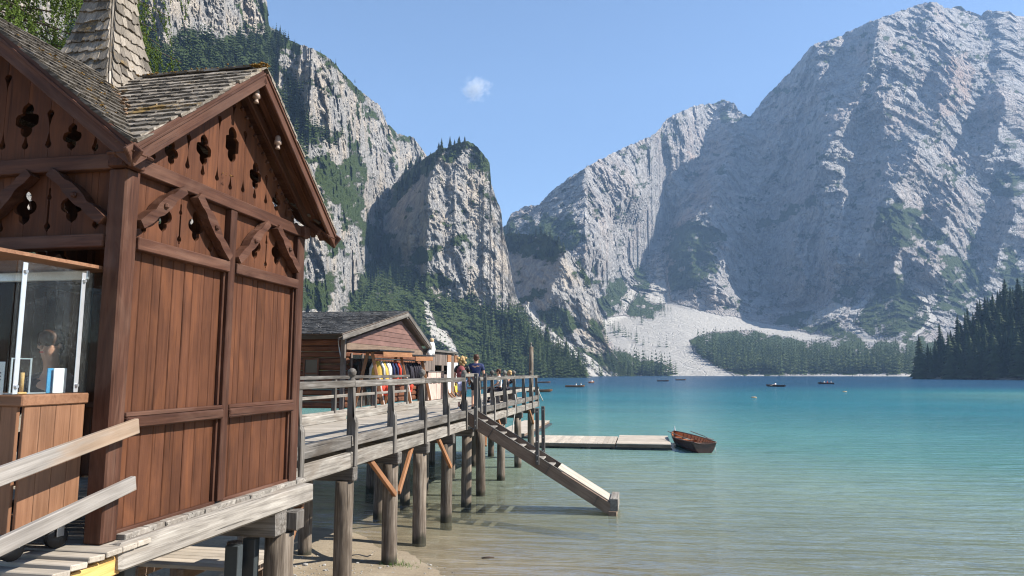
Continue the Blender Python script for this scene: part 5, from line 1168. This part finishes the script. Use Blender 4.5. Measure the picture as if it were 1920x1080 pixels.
STAND = dict(pelvis=(0, 0, .93), waist=(0, .0, 1.1), chest=(0, -.01, 1.32), neck=(0, 0, 1.5), head=(0, .02, 1.62), crown=(0, .01, 1.71), shl=(-.19, -.01, 1.41), ell=(-.25, -.03, 1.14), wrl=(-.25, .06, .91), hal=(-.24, .09, .84), shr=(.19, -.01, 1.41), elr=(.25, -.03, 1.14), wrr=(.25, .06, .91), har=(.24, .09, .84),
             hil=(-.09, 0, .88), knl=(-.1, .03, .49), anl=(-.1, -.02, .08), tol=(-.11, .13, .04), hir=(.09, 0, .88), knr=(.1, .03, .49), anr=(.1, -.02, .08), tor=(.12, .13, .04))
def pose(base, **k): d = dict(base); d.update(k); return d
SIT = pose(STAND, pelvis=(0, 0, .5), waist=(0, -.02, .66), chest=(0, 0, .88), neck=(0, .03, 1.06), head=(0, .05, 1.18), crown=(0, .05, 1.27), shl=(-.19, .01, .97), ell=(-.25, .08, .72), wrl=(-.17, .28, .62), hal=(-.14, .34, .6), shr=(.19, .01, .97), elr=(.25, .08, .72), wrr=(.17, .28, .62), har=(.14, .34, .6),
           hil=(-.1, .03, .48), knl=(-.12, .44, .5), anl=(-.12, .42, .08), tol=(-.12, .57, .04), hir=(.1, .03, .48), knr=(.12, .44, .5), anr=(.12, .42, .08), tor=(.12, .57, .04))
pm_ = person('man in navy t-shirt and black shorts seen from behind at the jetty railing', (-5.32, 22.1, 2.6), 8, pose(STAND, wrr=(.24, .14, .95), har=(.22, .2, .93), anl=(-.1, -.1, .1), tol=(-.11, .05, .04)), 'navy', 'black', 'hairbrown')
pw = person('woman with curly blond hair, dark red backpack and lilac shorts walking on the jetty', (-5.76, 22.0, 2.6), 5, pose(STAND, knl=(-.1, .1, .5), anl=(-.1, -.04, .1), knr=(.1, -.02, .48), anr=(.1, -.16, .1), tor=(.12, -.02, .05)), 'black', 'lilac', 'hairblond', 'curly', 'white', scale=.96)
bk = thing('backpack', 'dark red backpack carried on the back of the blond woman', 'backpack', (-5.76, 21.85, 3.75))
bmw = Matrix.Translation((-5.76, 21.83, 3.78)) @ Matrix.Rotation(R_(5), 4, 'Z')
blob('bag', [((0, 0, 0), (.15, .09, .22)), ((0, -.02, -.1), (.155, .1, .13))], M['maroon'], bk, bmw); blob('pocket', [((0, -.08, -.09), (.11, .05, .1))], M['maroon'], bk, bmw)
for s in (-1, 1):
    bm = bmesh.new(); add_tube(bm, [(s * .09, .02, .17), (s * .12, .14, .2), (s * .13, .24, .05), (s * .11, .1, -.14)], .016, 5); ob('strap', bm_mesh('strap', bm), bk, bmw, M['black'])
bm = bmesh.new(); add_box(bm, (0, -.095, .06), (.05, .012, .05)); ob('badge', bm_mesh('badge', bm), bk, bmw, M['black'])
bg = thing('shoulder_bag', 'small black bag on the deck by the woman\'s feet', 'bag', (-5.5, 21.2, 2.6)); blob('bag', [((-5.5, 21.2, 2.72), (.14, .1, .12))], M['black'], bg); tube('handle', [(-5.58, 21.2, 2.8), (-5.55, 21.2, 2.95), (-5.45, 21.2, 2.95), (-5.42, 21.2, 2.8)], .012, M['black'], bg, 5)
bn = thing('bench', 'low wooden bench behind the railing near the end of the jetty', 'bench', (-5.6, 28.3, 2.6))
for k in range(3): box('seat_board', -5.85 + .13 * k, -5.85 + .13 * k + .12, 26.6, 30.2, 3.0, 3.04, GR, bn, 1)
for y in (26.8, 28.4, 30.0): box('leg', -5.8, -5.5, y - .04, y + .04, 2.6, 3.0, GR, bn, 2)
person('brown haired person in light top sitting on the bench behind the railing', (-5.66, 27.5, 2.6), 100, SIT, 'greycloth', 'darkcloth', 'hairbrown', long_sleeve=False, trousers=True)
person('person in dark clothes leaning back on the bench near the jetty end', (-5.66, 28.9, 2.6), 80, pose(SIT, chest=(0, -.12, .84), neck=(0, -.14, 1.0), head=(0, -.14, 1.12), crown=(0, -.15, 1.2), ell=(-.28, -.2, .75), elr=(.3, -.2, .78)), 'darkcloth', 'darkcloth', 'hairblond', long_sleeve=True, trousers=True)
person('dim figure of a ticket seller in dark jacket behind the acrylic screen', (-4.95, 5.15, 2.72), 190, pose(SIT, head=(.0, .08, 1.27), crown=(0, .07, 1.36), neck=(0, .04, 1.12)), 'darkcloth', 'darkcloth', 'hairbrown', long_sleeve=True, trousers=True)
stl = thing('stool', 'dark stool under the ticket seller in the booth', 'stool', (-4.95, 5.1, 2.56)); bm = bmesh.new(); add_tube(bm, [(-4.95, 5.15, 3.08), (-4.95, 5.15, 3.12)], .18, 14); ob('seat', bm_mesh('seat', bm), stl, None, M['black'])
for a in range(4): c_, s_ = math.cos(a * 1.571 + .7), math.sin(a * 1.571 + .7); tube('leg', [(-4.95 + .13 * c_, 5.15 + .13 * s_, 3.08), (-4.95 + .19 * c_, 5.15 + .19 * s_, 2.56)], .014, M['black'], stl, 6)
# far boats and their crews (shared seated figure)
def far_person(b, x, y, shirt, hair, label, ang):
    p = thing('person', label, 'person', tuple(WM[b] @ Vector((x, y, .0))), 'people in the boats', ang); mw = WM[p] @ Matrix.Translation((0, 0, -.24))
    J = SIT; g = lambda k: J[k]
    if 'fp' not in FB:
        FB['fp'] = {}
    for nm, ks, ed, rd, mt in (('body', ['pelvis', 'hil', 'knl', 'anl', 'hir', 'knr', 'anr'], [(0, 1), (1, 2), (2, 3), (0, 4), (4, 5), (5, 6)], [.14, .1, .08, .05, .1, .08, .05], 'darkcloth'), ('shirt', ['chest', 'waist', 'shl', 'ell', 'wrl', 'shr', 'elr', 'wrr', 'neck'], [(0, 1), (0, 2), (2, 3), (3, 4), (0, 5), (5, 6), (6, 7), (0, 8)], [.17, .15, .08, .06, .045, .08, .06, .045, .06], shirt)):
        key = (nm, mt)
        if key not in FB['fp']: o = skin(nm, [g(k) for k in ks], ed, rd, M[mt], p, mw, 0); FB['fp'][key] = o.data
        else: ob(nm, FB['fp'][key], p, mw)
    h = J['head']; blob('head', [((h[0], h[1] + .01, h[2]), (.085, .1, .12))], M['skin'], p, mw, sub=1); blob('hair', [((h[0], h[1] - .02, h[2] + .05), (.1, .11, .1))], M[hair], p, mw, sub=1)
b1 = far_boat(-35.5, 252, 5, 'brown', 'empty-looking light brown rowing boat nearest the end of the jetty out on the lake')
b2 = far_boat(-17.3, 181, 3, 'brown', 'light brown rowing boat with two people in white, left of centre on the lake')
far_person(b2, .3, 0, 'white', 'hairbrown', 'person in white amidships in the light brown boat left of centre', R_(-87)); far_person(b2, 1.6, 0, 'white', 'hairblond', 'person in white at the end of the light brown boat left of centre', R_(93))
b3 = far_boat(-18.3, 256, 75, 'brown', 'small brown rowing boat seen end-on behind the boat with two people in white'); far_person(b3, .2, 0, 'white', 'hairbrown', 'person in white in the boat seen end-on', R_(170))
far_boat(8.5, 308, 2, 'dark', 'dark rowing boat low on the water in the middle of the lake'); far_boat(18.2, 352, -8, 'brown', 'tiny brown rowing boat farthest out, close behind the dark boat in the middle')
b4 = far_boat(35, 198, 150, 'dark', 'dark rowing boat with one rower in white, right of the middle of the lake'); far_person(b4, 0, 0, 'white', 'hairbrown', 'rower in white in the dark boat right of the middle', R_(40))
for s in (-1, 1): tube('oar', [WM[b4] @ Vector((.3, s * .5, .55)), WM[b4] @ Vector((.9, s * 2.2, .05))], .04, M['dock'], b4, 5)
b5 = far_boat(59.3, 246, 178, 'dark', 'dark rowing boat crowded with four people, farthest right on the lake')
for i, (q, sh_) in enumerate(((-1.6, 'greycloth'), (-.5, 'red'), (.5, 'white'), (1.5, 'navy'))): far_person(b5, q, .1 * (i % 2), sh_, 'hairbrown', ['person in grey', 'person in red', 'person in white', 'person in navy'][i] + ' in the crowded dark boat on the right', R_(90 if i % 2 else -90))
far_boat(-19.8, 135, 12, 'brown', 'orange-brown rowing boat half hidden behind the end of the jetty')
for (x, y, l) in ((16.3, 110, 'small pale orange float on the water right of centre'), (38.7, 146.5, 'small pale orange float far right on the lake')):
    o = thing('buoy', l, 'buoy', (x, y, 0)); bm = bmesh.new(); add_tube(bm, [(x - .4, y, .03), (x - .3, y, .04), (x + .3, y, .04), (x + .4, y, .03)], [.05, .13, .13, .05], 8); ob('body', bm_mesh('body', bm, True), o, None, M['buoy']); bm = bmesh.new(); add_tube(bm, [(x, y, .14), (x, y, .24)], .03, 6); ob('ring', bm_mesh('ring', bm), o, None, M['rope'])
# ------------------------------------------------ boathouse
hb = thing('boathouse', 'low log boathouse with shingled roof and faded red board gable beside the jetty', 'hut', (-12, 24, 2.6))
HX, GY0, GY1, GYA = -9.3, 20.75, 28.75, 25.85
LG = M['log']
nlog = 11
for k in range(nlog):                                       # near side wall of logs
    z = 2.64 + k * .2; log('wall_log', -9.5, 0, 0, 1, .1, hb, LG, 200 + k) if False else None
    bm = bmesh.new(); add_tube(bm, [(-15.5, 20.85, z + .1), (-9.34, 20.85, z + .1)], .105, 8)
    v = [(-15.5, -9.34)];  bm.free()
    beam('wall_log', (-15.5, 20.87, z + .1), (-9.32, 20.87, z + .1), .2, .192, LG, hb, .05)
    if z < 4.6: beam('wall_log', (HX - .1, 21.0, z + .1), (HX - .1, 28.6, z + .1), .2, .192, LG, hb, .05)
box('corner_post', HX - .1, HX + .04, 20.68, 20.8, 2.6, 4.86, M['shedboard'], hb, 2); box('corner_post', HX - .1, HX + .04, 28.6, 28.72, 2.6, 4.8, M['shedboard'], hb, 2)
wn_ = box('window', -10.62, -10.18, 20.72, 20.765, 3.28, 4.2, M['window'], hb, 2, .003)
for z in (3.28, 3.74, 4.2): box('frame', -10.66, -10.14, 20.69, 20.722, z - .025, z + .025, M['log'], wn_, 0, .003)
for x in (-10.64, -10.16): box('frame', x - .03, x + .03, 20.688, 20.72, 3.25, 4.23, M['log'], wn_, 2, .003)
o = box('doorway', HX + .005, HX + .03, 21.3, 23.0, 2.65, 4.35, M['window'], hb, 2, .003)
for y in (21.25, 22.15, 23.05): box('frame', HX + .012, HX + .05, y - .05, y + .05, 2.62, 4.4, M['shedboard'], o, 2)
box('lintel', HX - .02, HX + .06, 20.8, 28.6, 4.5, 4.72, M['stair'], hb, 1)
def clipped(y0z, z0, z1, x, th, mat, parent, name):         # horizontal gable board cut to the roof slope
    ya = lambda z: GY0 + (GYA - GY0) * max(0, (z - 4.78)) / (5.78 - 4.78); yb_ = lambda z: GY1 - (GY1 - GYA) * max(0, (z - 4.78)) / (5.78 - 4.78)
    poly = [(ya(z0), z0), (yb_(z0), z0), (yb_(z1), z1), (ya(z1), z1)]
    if yb_(z1) - ya(z1) < .02: poly = poly[:2] + [((ya(z1) + yb_(z1)) / 2, z1)]
    lm = Matrix(((0, 0, 1, x), (1, 0, 0, 0), (0, 1, 0, 0), (0, 0, 0, 1)))
    return prism(name, poly, th, mat, parent, lm)
for k in range(6):
    z0 = 4.72 + k * .18; clipped(0, z0 + .012, min(z0 + .178, 5.775), HX + .03 + (.006 if k % 2 else 0), .03, M['pinkboard'], hb, 'gable_board')
EV = 4.95; AP = 6.13; Y0, Y1, YA = 19.85, 28.95, 25.85; VX = -8.98
slab('roof', [(VX, Y0, EV), (VX, YA, AP), (-16, YA, AP), (-16, Y0, EV)], M['shedboard'], hb); hroof = bpy.data.objects['roof.001'] if 'roof.001' in bpy.data.objects else None
slab('roof', [(VX, YA, AP - .002), (VX - .1, Y1, EV), (-16, Y1, EV), (-16, YA, AP - .002)], M['shedboard'], hb)
hr = [o for o in bpy.data.objects if o.name.startswith('roof') and o.parent == hb][0]
SH_h = []
for i in range(6):
    me = shingle_mesh(20 + i, .022).copy(); me.materials.clear(); me.materials.append(M['shingle_hut']); SH_h.append(me)
_sv, SH[:] = list(SH), SH_h + SH_h[:2]
rnd = random.Random(61); acc = []; SHC[0] = 40
d = Vector((0, Y0 - YA, EV - AP)).normalized(); Ls = math.hypot(YA - Y0, AP - EV); n = int(Ls / .25)
for i in range(n, -1, -1):
    t_ = i * .25 / Ls; x = VX + .03
    while x > -15.9:
        w_ = rnd.uniform(.18, .4); p = Vector((x - w_ / 2, YA + (Y0 - YA) * min(t_, .965), AP + (EV - AP) * min(t_, .965) + .01 + rnd.uniform(0, .012)))
        lay(p, d, Vector((1, 0, 0)), .42, w_ - .012, hr, acc, rnd, x > -12.6, .05); x -= w_
d2 = Vector((0, Y1 - YA, EV - AP)).normalized()
for i in range(14):
    t_ = i / 13.5; x = VX
    while x > -11:
        w_ = rnd.uniform(.25, .4); lay(Vector((x - w_ / 2, YA + (Y1 - YA) * t_ * .93, AP + (EV - AP) * t_ * .93 + .01)), d2, Vector((1, 0, 0)), .42, w_ - .012, hr, acc, rnd, False); x -= w_
flush(acc, hr, 'shingle_layer', M['shingle_hut']); SH[:] = _sv
for (a, b, z0, z1) in ((Y0, YA, EV, AP), (Y1, YA, EV, AP)):
    beam('verge_board', (VX + .015, a, z0 - .12), (VX + .015, b, z1 - .12), .035, .15, GR, hb, .006); beam('verge_trim', (VX - .12, a, z0 - .16), (VX - .12, b, z1 - .16), .06, .1, M['shedboard'], hb, .006)
for y in (21.2, 23.4): beam('purlin', (-15, y, EV + (AP - EV) * (y - Y0) / (YA - Y0) - .16), (VX - .02, y, EV + (AP - EV) * (y - Y0) / (YA - Y0) - .16), .14, .14, M['shedboard'], hb)
beam('ridge_beam', (-15, YA, AP - .2), (VX + .0, YA, AP - .2), .16, .18, GR, hb); beam('ridge_board', (-15.9, YA, AP + .03), (VX + .02, YA, AP + .03), .16, .03, M['shingle_hut'], hb)
tube('cable', [(-9.15, 20.6, 4.85), (-9.5, 20.7, 4.8), (-9.45, 20.7, 4.5), (-9.36, 20.72, 4.1), (-9.36, 20.72, 2.7)], .018, M['metal'], hb, 5)
cl = thing('hanging_cloth', 'white cloth with an orange top hanging at the far eave of the boathouse', 'cloth', (-9.0, 29.1, 4.6))
blob('cloth', [((-9.02, 29.1, 4.78), (.16, .18, .34)), ((-9.05, 29.0, 4.6), (.12, .2, .2))], M['whitecloth'], cl, None, 4, .18); blob('top', [((-9.0, 29.1, 5.16), .1)], M['buoy'], cl, None, 5, .1)
# shed with lean-to roof
sd = thing('shed', 'grey board lean-to shed attached to the far end of the boathouse', 'shed', (-10.5, 31.5, 2.6))
rnd = random.Random(8); y = 28.82
while y < 34.0:
    w_ = rnd.uniform(.14, .24); z0 = 2.6 if not (31.0 < y < 32.9) else 2.6
    if 30.4 < y < 31.5 or 31.9 < y < 32.6: box('board', HX - .01, HX + .02, y, y + w_ - .01, 2.6, 3.68, M['shedboard'], sd, 2, .004); box('board', HX - .01, HX + .02, y, y + w_ - .01, 4.1, 4.68, M['shedboard'], sd, 2, .004)
    else: box('board', HX - .01 + rnd.uniform(0, .008), HX + .02, y, y + w_ - .01, 2.6, 4.68, M['shedboard'], sd, 2, .004)
    y += w_
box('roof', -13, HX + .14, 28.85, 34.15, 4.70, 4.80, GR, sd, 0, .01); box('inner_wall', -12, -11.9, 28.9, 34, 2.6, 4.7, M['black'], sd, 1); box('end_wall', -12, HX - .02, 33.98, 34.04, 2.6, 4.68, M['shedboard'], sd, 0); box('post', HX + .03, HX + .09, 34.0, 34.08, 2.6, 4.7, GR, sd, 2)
cb = thing('locker', 'pale pink wooden lockers with small brown panels in front of the shed', 'locker', (-8.95, 29.2, 2.6))
for k in range(2):
    y0 = 28.0 + k * 1.2; dd_ = box('door', -8.83, -8.79, y0 + .02, y0 + 1.17, 2.62, 3.78, M['pinkdoor'] if 'pinkdoor' in M else M['white'], cb, 2)
    for a in (.18, .68): box('panel', -8.792, -8.775, y0 + a, y0 + a + .35, 3.3, 3.55, M['shedboard'], dd_, 1, .003)
box('body', -9.25, -8.84, 28.0, 30.4, 2.61, 3.77, M['shedboard'], cb, 1)
box('top_board', -9.27, -8.76, 27.96, 30.44, 3.79, 3.83, GR, cb, 1)
def stand(y, label, low):
    s = thing('notice_board', label, 'notice board', (-8.5, y, 2.6), 'notice boards by the shed')
    box('board', -8.52, -8.49, y - .28, y + .28, 3.15, 4.22, M['white'], s, 2, .004); box('header', -8.525, -8.485, y - .29, y + .29, 4.23, 4.55, M['orange'], s, 1, .004)
    b_ = box('lower_board', -8.515, -8.482, y - .26, y + .26, 2.86, 3.42 if low else 3.14, M['yellow'] if low else M['white'], s, 2, .004)
    if low:
        for q in range(4): box('print', -8.4815, -8.4795, y - .18, y + .16 - .06 * (q % 2), 2.95 + q * .1, 2.975 + q * .1, M['shedboard'], b_, 1, .0005)
    else:
        for q in range(5): box('print', -8.4895, -8.4875, y - .2, y + .18 - .07 * (q % 2), 3.4 + q * .14, 3.42 + q * .14, M['greycloth'], b_, 1, .0005)
    for e in (-.24, .24): tube('foot', [(-8.5, y + e, 3.14), (-8.46, y + e, 2.9), (-8.3, y + e, 2.7), (-8.1, y + e, 2.62)], .04, M['orange'], s, 6)
stand(30.15, 'white notice board with brown header nearest the shed opening', False); stand(31.3, 'white notice board with brown header and yellow lower panel at the shed corner', True)
# clothing rack
rk = thing('clothes_rack', 'orange wooden clothes rack with two small dark roofs in front of the boathouse', 'rack', (-8.5, 23.3, 2.6))
for y in (20.9, 23.55, 25.9):
    for s in (-1, 1): beam('leg', (-8.5 + s * .07, y, 4.42), (-8.5 + s * .45, y + s * .12, 2.6), .09, .1, M['orange'], rk)
    beam('white_edge', (-8.2, y + .1, 3.6), (-8.02, y + .16, 2.62), .03, .04, M['whitecloth'], rk)
for (y0, y1, z) in ((20.55, 23.9, 4.48), (23.75, 26.4, 4.40)):
    rb_ = beam('roof_board', (-8.5, y0, z - .02), (-8.5, y1, z + .02), .95, .05, M['black'], rk); beam('fascia', (-8.04, y0 + .3, z - .14), (-8.04, y1 - .25, z - .1), .03, .16, M['orange'], rb_)
tube('hanging_rail', [(-8.42, 20.9, 4.22), (-8.42, 25.95, 4.22)], .02, M['metal'], rk, 6)
def jacket(y, mats, L, seed, label, x=-8.42):
    r_ = random.Random(seed); j = thing('jacket', label, 'jacket', (x, y, 4.2), 'garments on the rack', R_(r_.uniform(-30, 30))); L *= r_.uniform(.78, .98); mw = WM[j] @ Matrix.Rotation(r_.uniform(-.09, .09), 4, 'X') @ Matrix.Diagonal((.88, .88, 1, 1))
    bm = bmesh.new(); rows = 7; prev = None
    for i in range(rows + 1):
        t_ = i / rows; hw_ = (.07 + .15 * min(1, t_ * 3.2)) * (1 + .06 * t_); th_ = .05 + .035 * t_; ring = []
        for q in range(10):
            a = 6.283 * q / 10; ring.append(bm.verts.new((hw_ * math.cos(a) + r_.uniform(-.012, .012), th_ * math.sin(a) * (1 + .3 * math.sin(3 * a + seed)), -.06 - L * t_)))
        if prev:
            for q in range(10): bm.faces.new((prev[q], prev[(q + 1) % 10], ring[(q + 1) % 10], ring[q]))
        else: bm.faces.new(ring)
        prev = ring
    bm.faces.new(prev[::-1]); ob('body', bm_mesh('body', bm, True), j, mw, M[mats[0]])
    for s in (-1, 1):
        bm = bmesh.new(); add_tube(bm, [(s * .13, 0, -.12), (s * .235, .0, -.3), (s * .26, .01, -.3 - L * .5)], [.06, .055, .045], 8); ob('sleeve', bm_mesh('sleeve', bm, True), j, mw, M[mats[1]])
    tube('hanger', [mw @ Vector((0, 0, -.07)), mw @ Vector((0, 0, .02)), mw @ Vector((.02, 0, .04))], .008, M['metal'], j, 5)
for i, (y, m_, L, l) in enumerate(((21.35, ('yellowcloth', 'greycloth'), .72, 'yellow and grey jacket at the near end of the rack'), (21.62, ('white', 'yellowcloth'), .66, 'white jacket with yellow sleeves on the rack'), (21.85, ('yellowcloth', 'white'), .7, 'yellow jacket with white sleeves on the rack'), (22.1, ('greycloth', 'greycloth'), .8, 'long light grey jacket on the rack'), (22.4, ('darkcloth', 'navy'), .7, 'dark jacket between the grey and the red ones'),
    (22.62, ('orange', 'navy'), .62, 'brown jacket with navy sleeves on the rack'), (22.9, ('red', 'red'), .85, 'plain bright red jacket on the rack'), (23.12, ('red', 'darkcloth'), .8, 'red jacket with dark sleeves by the middle leg'))): jacket(y, m_, L, i, l)
for i, y in enumerate((24.0, 24.25, 24.5, 24.75, 25.0, 25.25)): jacket(y, ('darkcloth', 'darkcloth'), .85 + .02 * (i % 3), 20 + i, ('first', 'second', 'third', 'fourth', 'fifth', 'sixth')[i] + ' black jacket along from the middle leg of the rack')
for (y, l) in ((21.5, 'red rolled garment low at the near end of the rack'), (22.0, 'red rolled garment low in the middle of the rack'), (24.3, 'red rolled garment below the black jackets')):
    o = thing('garment', l, 'garment', (-8.35, y, 3.4)); blob('cloth', [((-8.35, y, 3.3), (.16, .14, .18)), ((-8.38, y + .08, 3.16), (.12, .12, .16))], M['red'], o, None, int(y * 10), .12)
# ------------------------------------------------ larch at upper left
lt = thing('larch_tree', 'larch with hanging bright green branches behind the booth roof', 'tree', (-13.2, 9.6, 1.0))
rnd = random.Random(91); tube('trunk', [(-13.2, 9.6, 0), (-13.15, 9.6, 5), (-13.05, 9.5, 9), (-12.95, 9.4, 14)], [.28, .22, .16, .05], M['bark'], lt, 10)
bmB = bmesh.new(); V = []; F = []; TI = []
def tuft(p, r):
    for _ in range(3):
        a = Vector((rnd.gauss(0, 1), rnd.gauss(0, 1), rnd.gauss(0, 1))).normalized(); b = a.orthogonal().normalized(); n = len(V)
        V.extend([tuple(p + a * r), tuple(p - a * r * .3 + b * r * .35), tuple(p - a * r * .3 - b * r * .35)]); F.append((n, n + 1, n + 2)); TI.extend([rnd.random()] * 3)
for k in range(46):
    z = rnd.uniform(8.6, 11.8); L = rnd.uniform(2.6, 4.7); yo = rnd.uniform(-1.6, 2.6); st_ = Vector((-13.05, 9.5, z)); en = Vector((-13.05 + L, 9.5 + yo, z + rnd.uniform(-.9, .2)))
    pts = [st_.lerp(en, i / 7) + Vector((0, 0, .5 * math.sin(math.pi * i / 7) - .3 * (i / 7) ** 2)) for i in range(8)]; add_tube(bmB, pts, [.018 * (1 - i / 8) + .004 for i in range(8)], 5)
    for q in range(34):
        t_ = rnd.uniform(.4, 1.0) * 6.99; i = int(t_); p = pts[i].lerp(pts[i + 1], t_ - i); dl = rnd.uniform(.25, .95); side = Vector((rnd.uniform(-.25, .25), rnd.uniform(-.25, .25), 0)); m_ = int(dl / .024)
        for h_ in range(m_):
            u = h_ / m_; tuft(p + side * u + Vector((rnd.gauss(0, .012), rnd.gauss(0, .012), -dl * u)), rnd.uniform(.022, .045))
ob('branches', bm_mesh('branches', bmB, True), lt, None, M['bark']); me = mesh_np('needles', np.array(V), np.array(F)); attr(me, 'tint', TI); ob('needles', me, lt, None, M['larch'], kind='stuff')
# ------------------------------------------------ shore details
def stone(x, y, r, mat, label, seed, sq=.6):
    rnd = random.Random(seed); z = float(bed(np.array(x), np.array(y))); bm = bmesh.new(); bmesh.ops.create_icosphere(bm, subdivisions=2, radius=r)
    for v in bm.verts: v.co = Vector((v.co.x * 1.2, v.co.y, v.co.z * sq)) * (1 + rnd.uniform(-.14, .14))
    return tag(ob('stone', bm_mesh('stone', bm), None, Matrix.Translation((x, y, max(z, -.03) + r * sq * .35)) @ Matrix.Rotation(rnd.uniform(0, 6), 4, 'Z'), mat), label, 'stone')
t = NT('pale stone'); c = t.coord(); n = t.noise(c, 14, 4); M['stone'] = t.done(t.ramp(n, [(.3, (.2, .19, .17)), (.7, (.36, .34, .31))]), .85, t.bump(n, .5, .01), .15)
stone(-5.6, 9.2, .26, M['stone'], 'large pale boulder in the shade beneath the booth', 1)
def at(px, py, z=0.05):
    ph, ta = bearing(px, py); r = (z - CH) / ta; return r * math.sin(ph), r * math.cos(ph)
for i, (px, py, r, l) in enumerate(((572, 1068, .05, 'fist sized pale stone on the sand near the nearest log pile'), (608, 1066, .035, 'small pale stone just right of the biggest one on the sand'), (670, 1058, .03, 'tiny pale stone between two log piles'), (712, 1066, .03, 'tiny pale stone left of the grass tuft'), (545, 1074, .045, 'pale stone at the edge of the booth shadow'))): x, y = at(px, py); stone(x, y, r, M['stone'], l, 10 + i)
rnd = random.Random(33); bm = bmesh.new()
for k in range(300):
    x, y = at(rnd.uniform(520, 900), rnd.uniform(1030, 1100)); z = float(bed(np.array(x), np.array(y)))
    if z > -.02: bmesh.ops.create_icosphere(bm, subdivisions=1, radius=rnd.uniform(.006, .02) * (1 if k % 9 else 1.9), matrix=Matrix.Translation((x, y, z + .004)) @ Matrix.Diagonal((1.2, 1, .6, 1)))
ob('pebbles', bm_mesh('pebbles', bm), None, None, M['stone'], kind='stuff')
x0, y0 = at(748, 1055, .08); bm = bmesh.new()
for k in range(130):
    a = rnd.gauss(0, .16), rnd.gauss(0, .1); h_ = rnd.uniform(.04, .12); th_ = rnd.uniform(0, 6.28); dx, dy = math.cos(th_) * .05, math.sin(th_) * .05; z = float(bed(np.array(x0 + a[0]), np.array(y0 + a[1])))
    vs = [bm.verts.new(p) for p in ((x0 + a[0] - dy * .1, y0 + a[1] + dx * .1, z), (x0 + a[0] + dy * .1, y0 + a[1] - dx * .1, z), (x0 + a[0] + dx, y0 + a[1] + dy, z + h_))]; bm.faces.new(vs)
me = bpy.data.meshes.new('grass_tuft'); bm.to_mesh(me); bm.free(); o = ob('grass_tuft', me, None, None, M['grass'] if 'grass' in M else M['larch']); tag(o, 'small tuft of green grass at the foot of a log pile on the sand', 'grass')
x0, y0 = at(915, 1050, .0); tag(tube('driftwood', [(x0 - .13, y0 - .02, .035), (x0, y0, .05), (x0 + .12, y0 + .03, .045)], [.015, .025, .012], M['bark'], None, 6), 'short dark piece of driftwood lying at the water\'s edge', 'driftwood')
x0, y0 = at(668, 1050, .06); tag(tube('twig', [(x0 - .2, y0, .12), (x0, y0 + .05, .16), (x0 + .22, y0 + .02, .13), (x0 + .3, y0 + .1, .16)], .012, M['dock'], None, 5), 'pale crooked twig on the sand between the nearest log piles', 'twig')
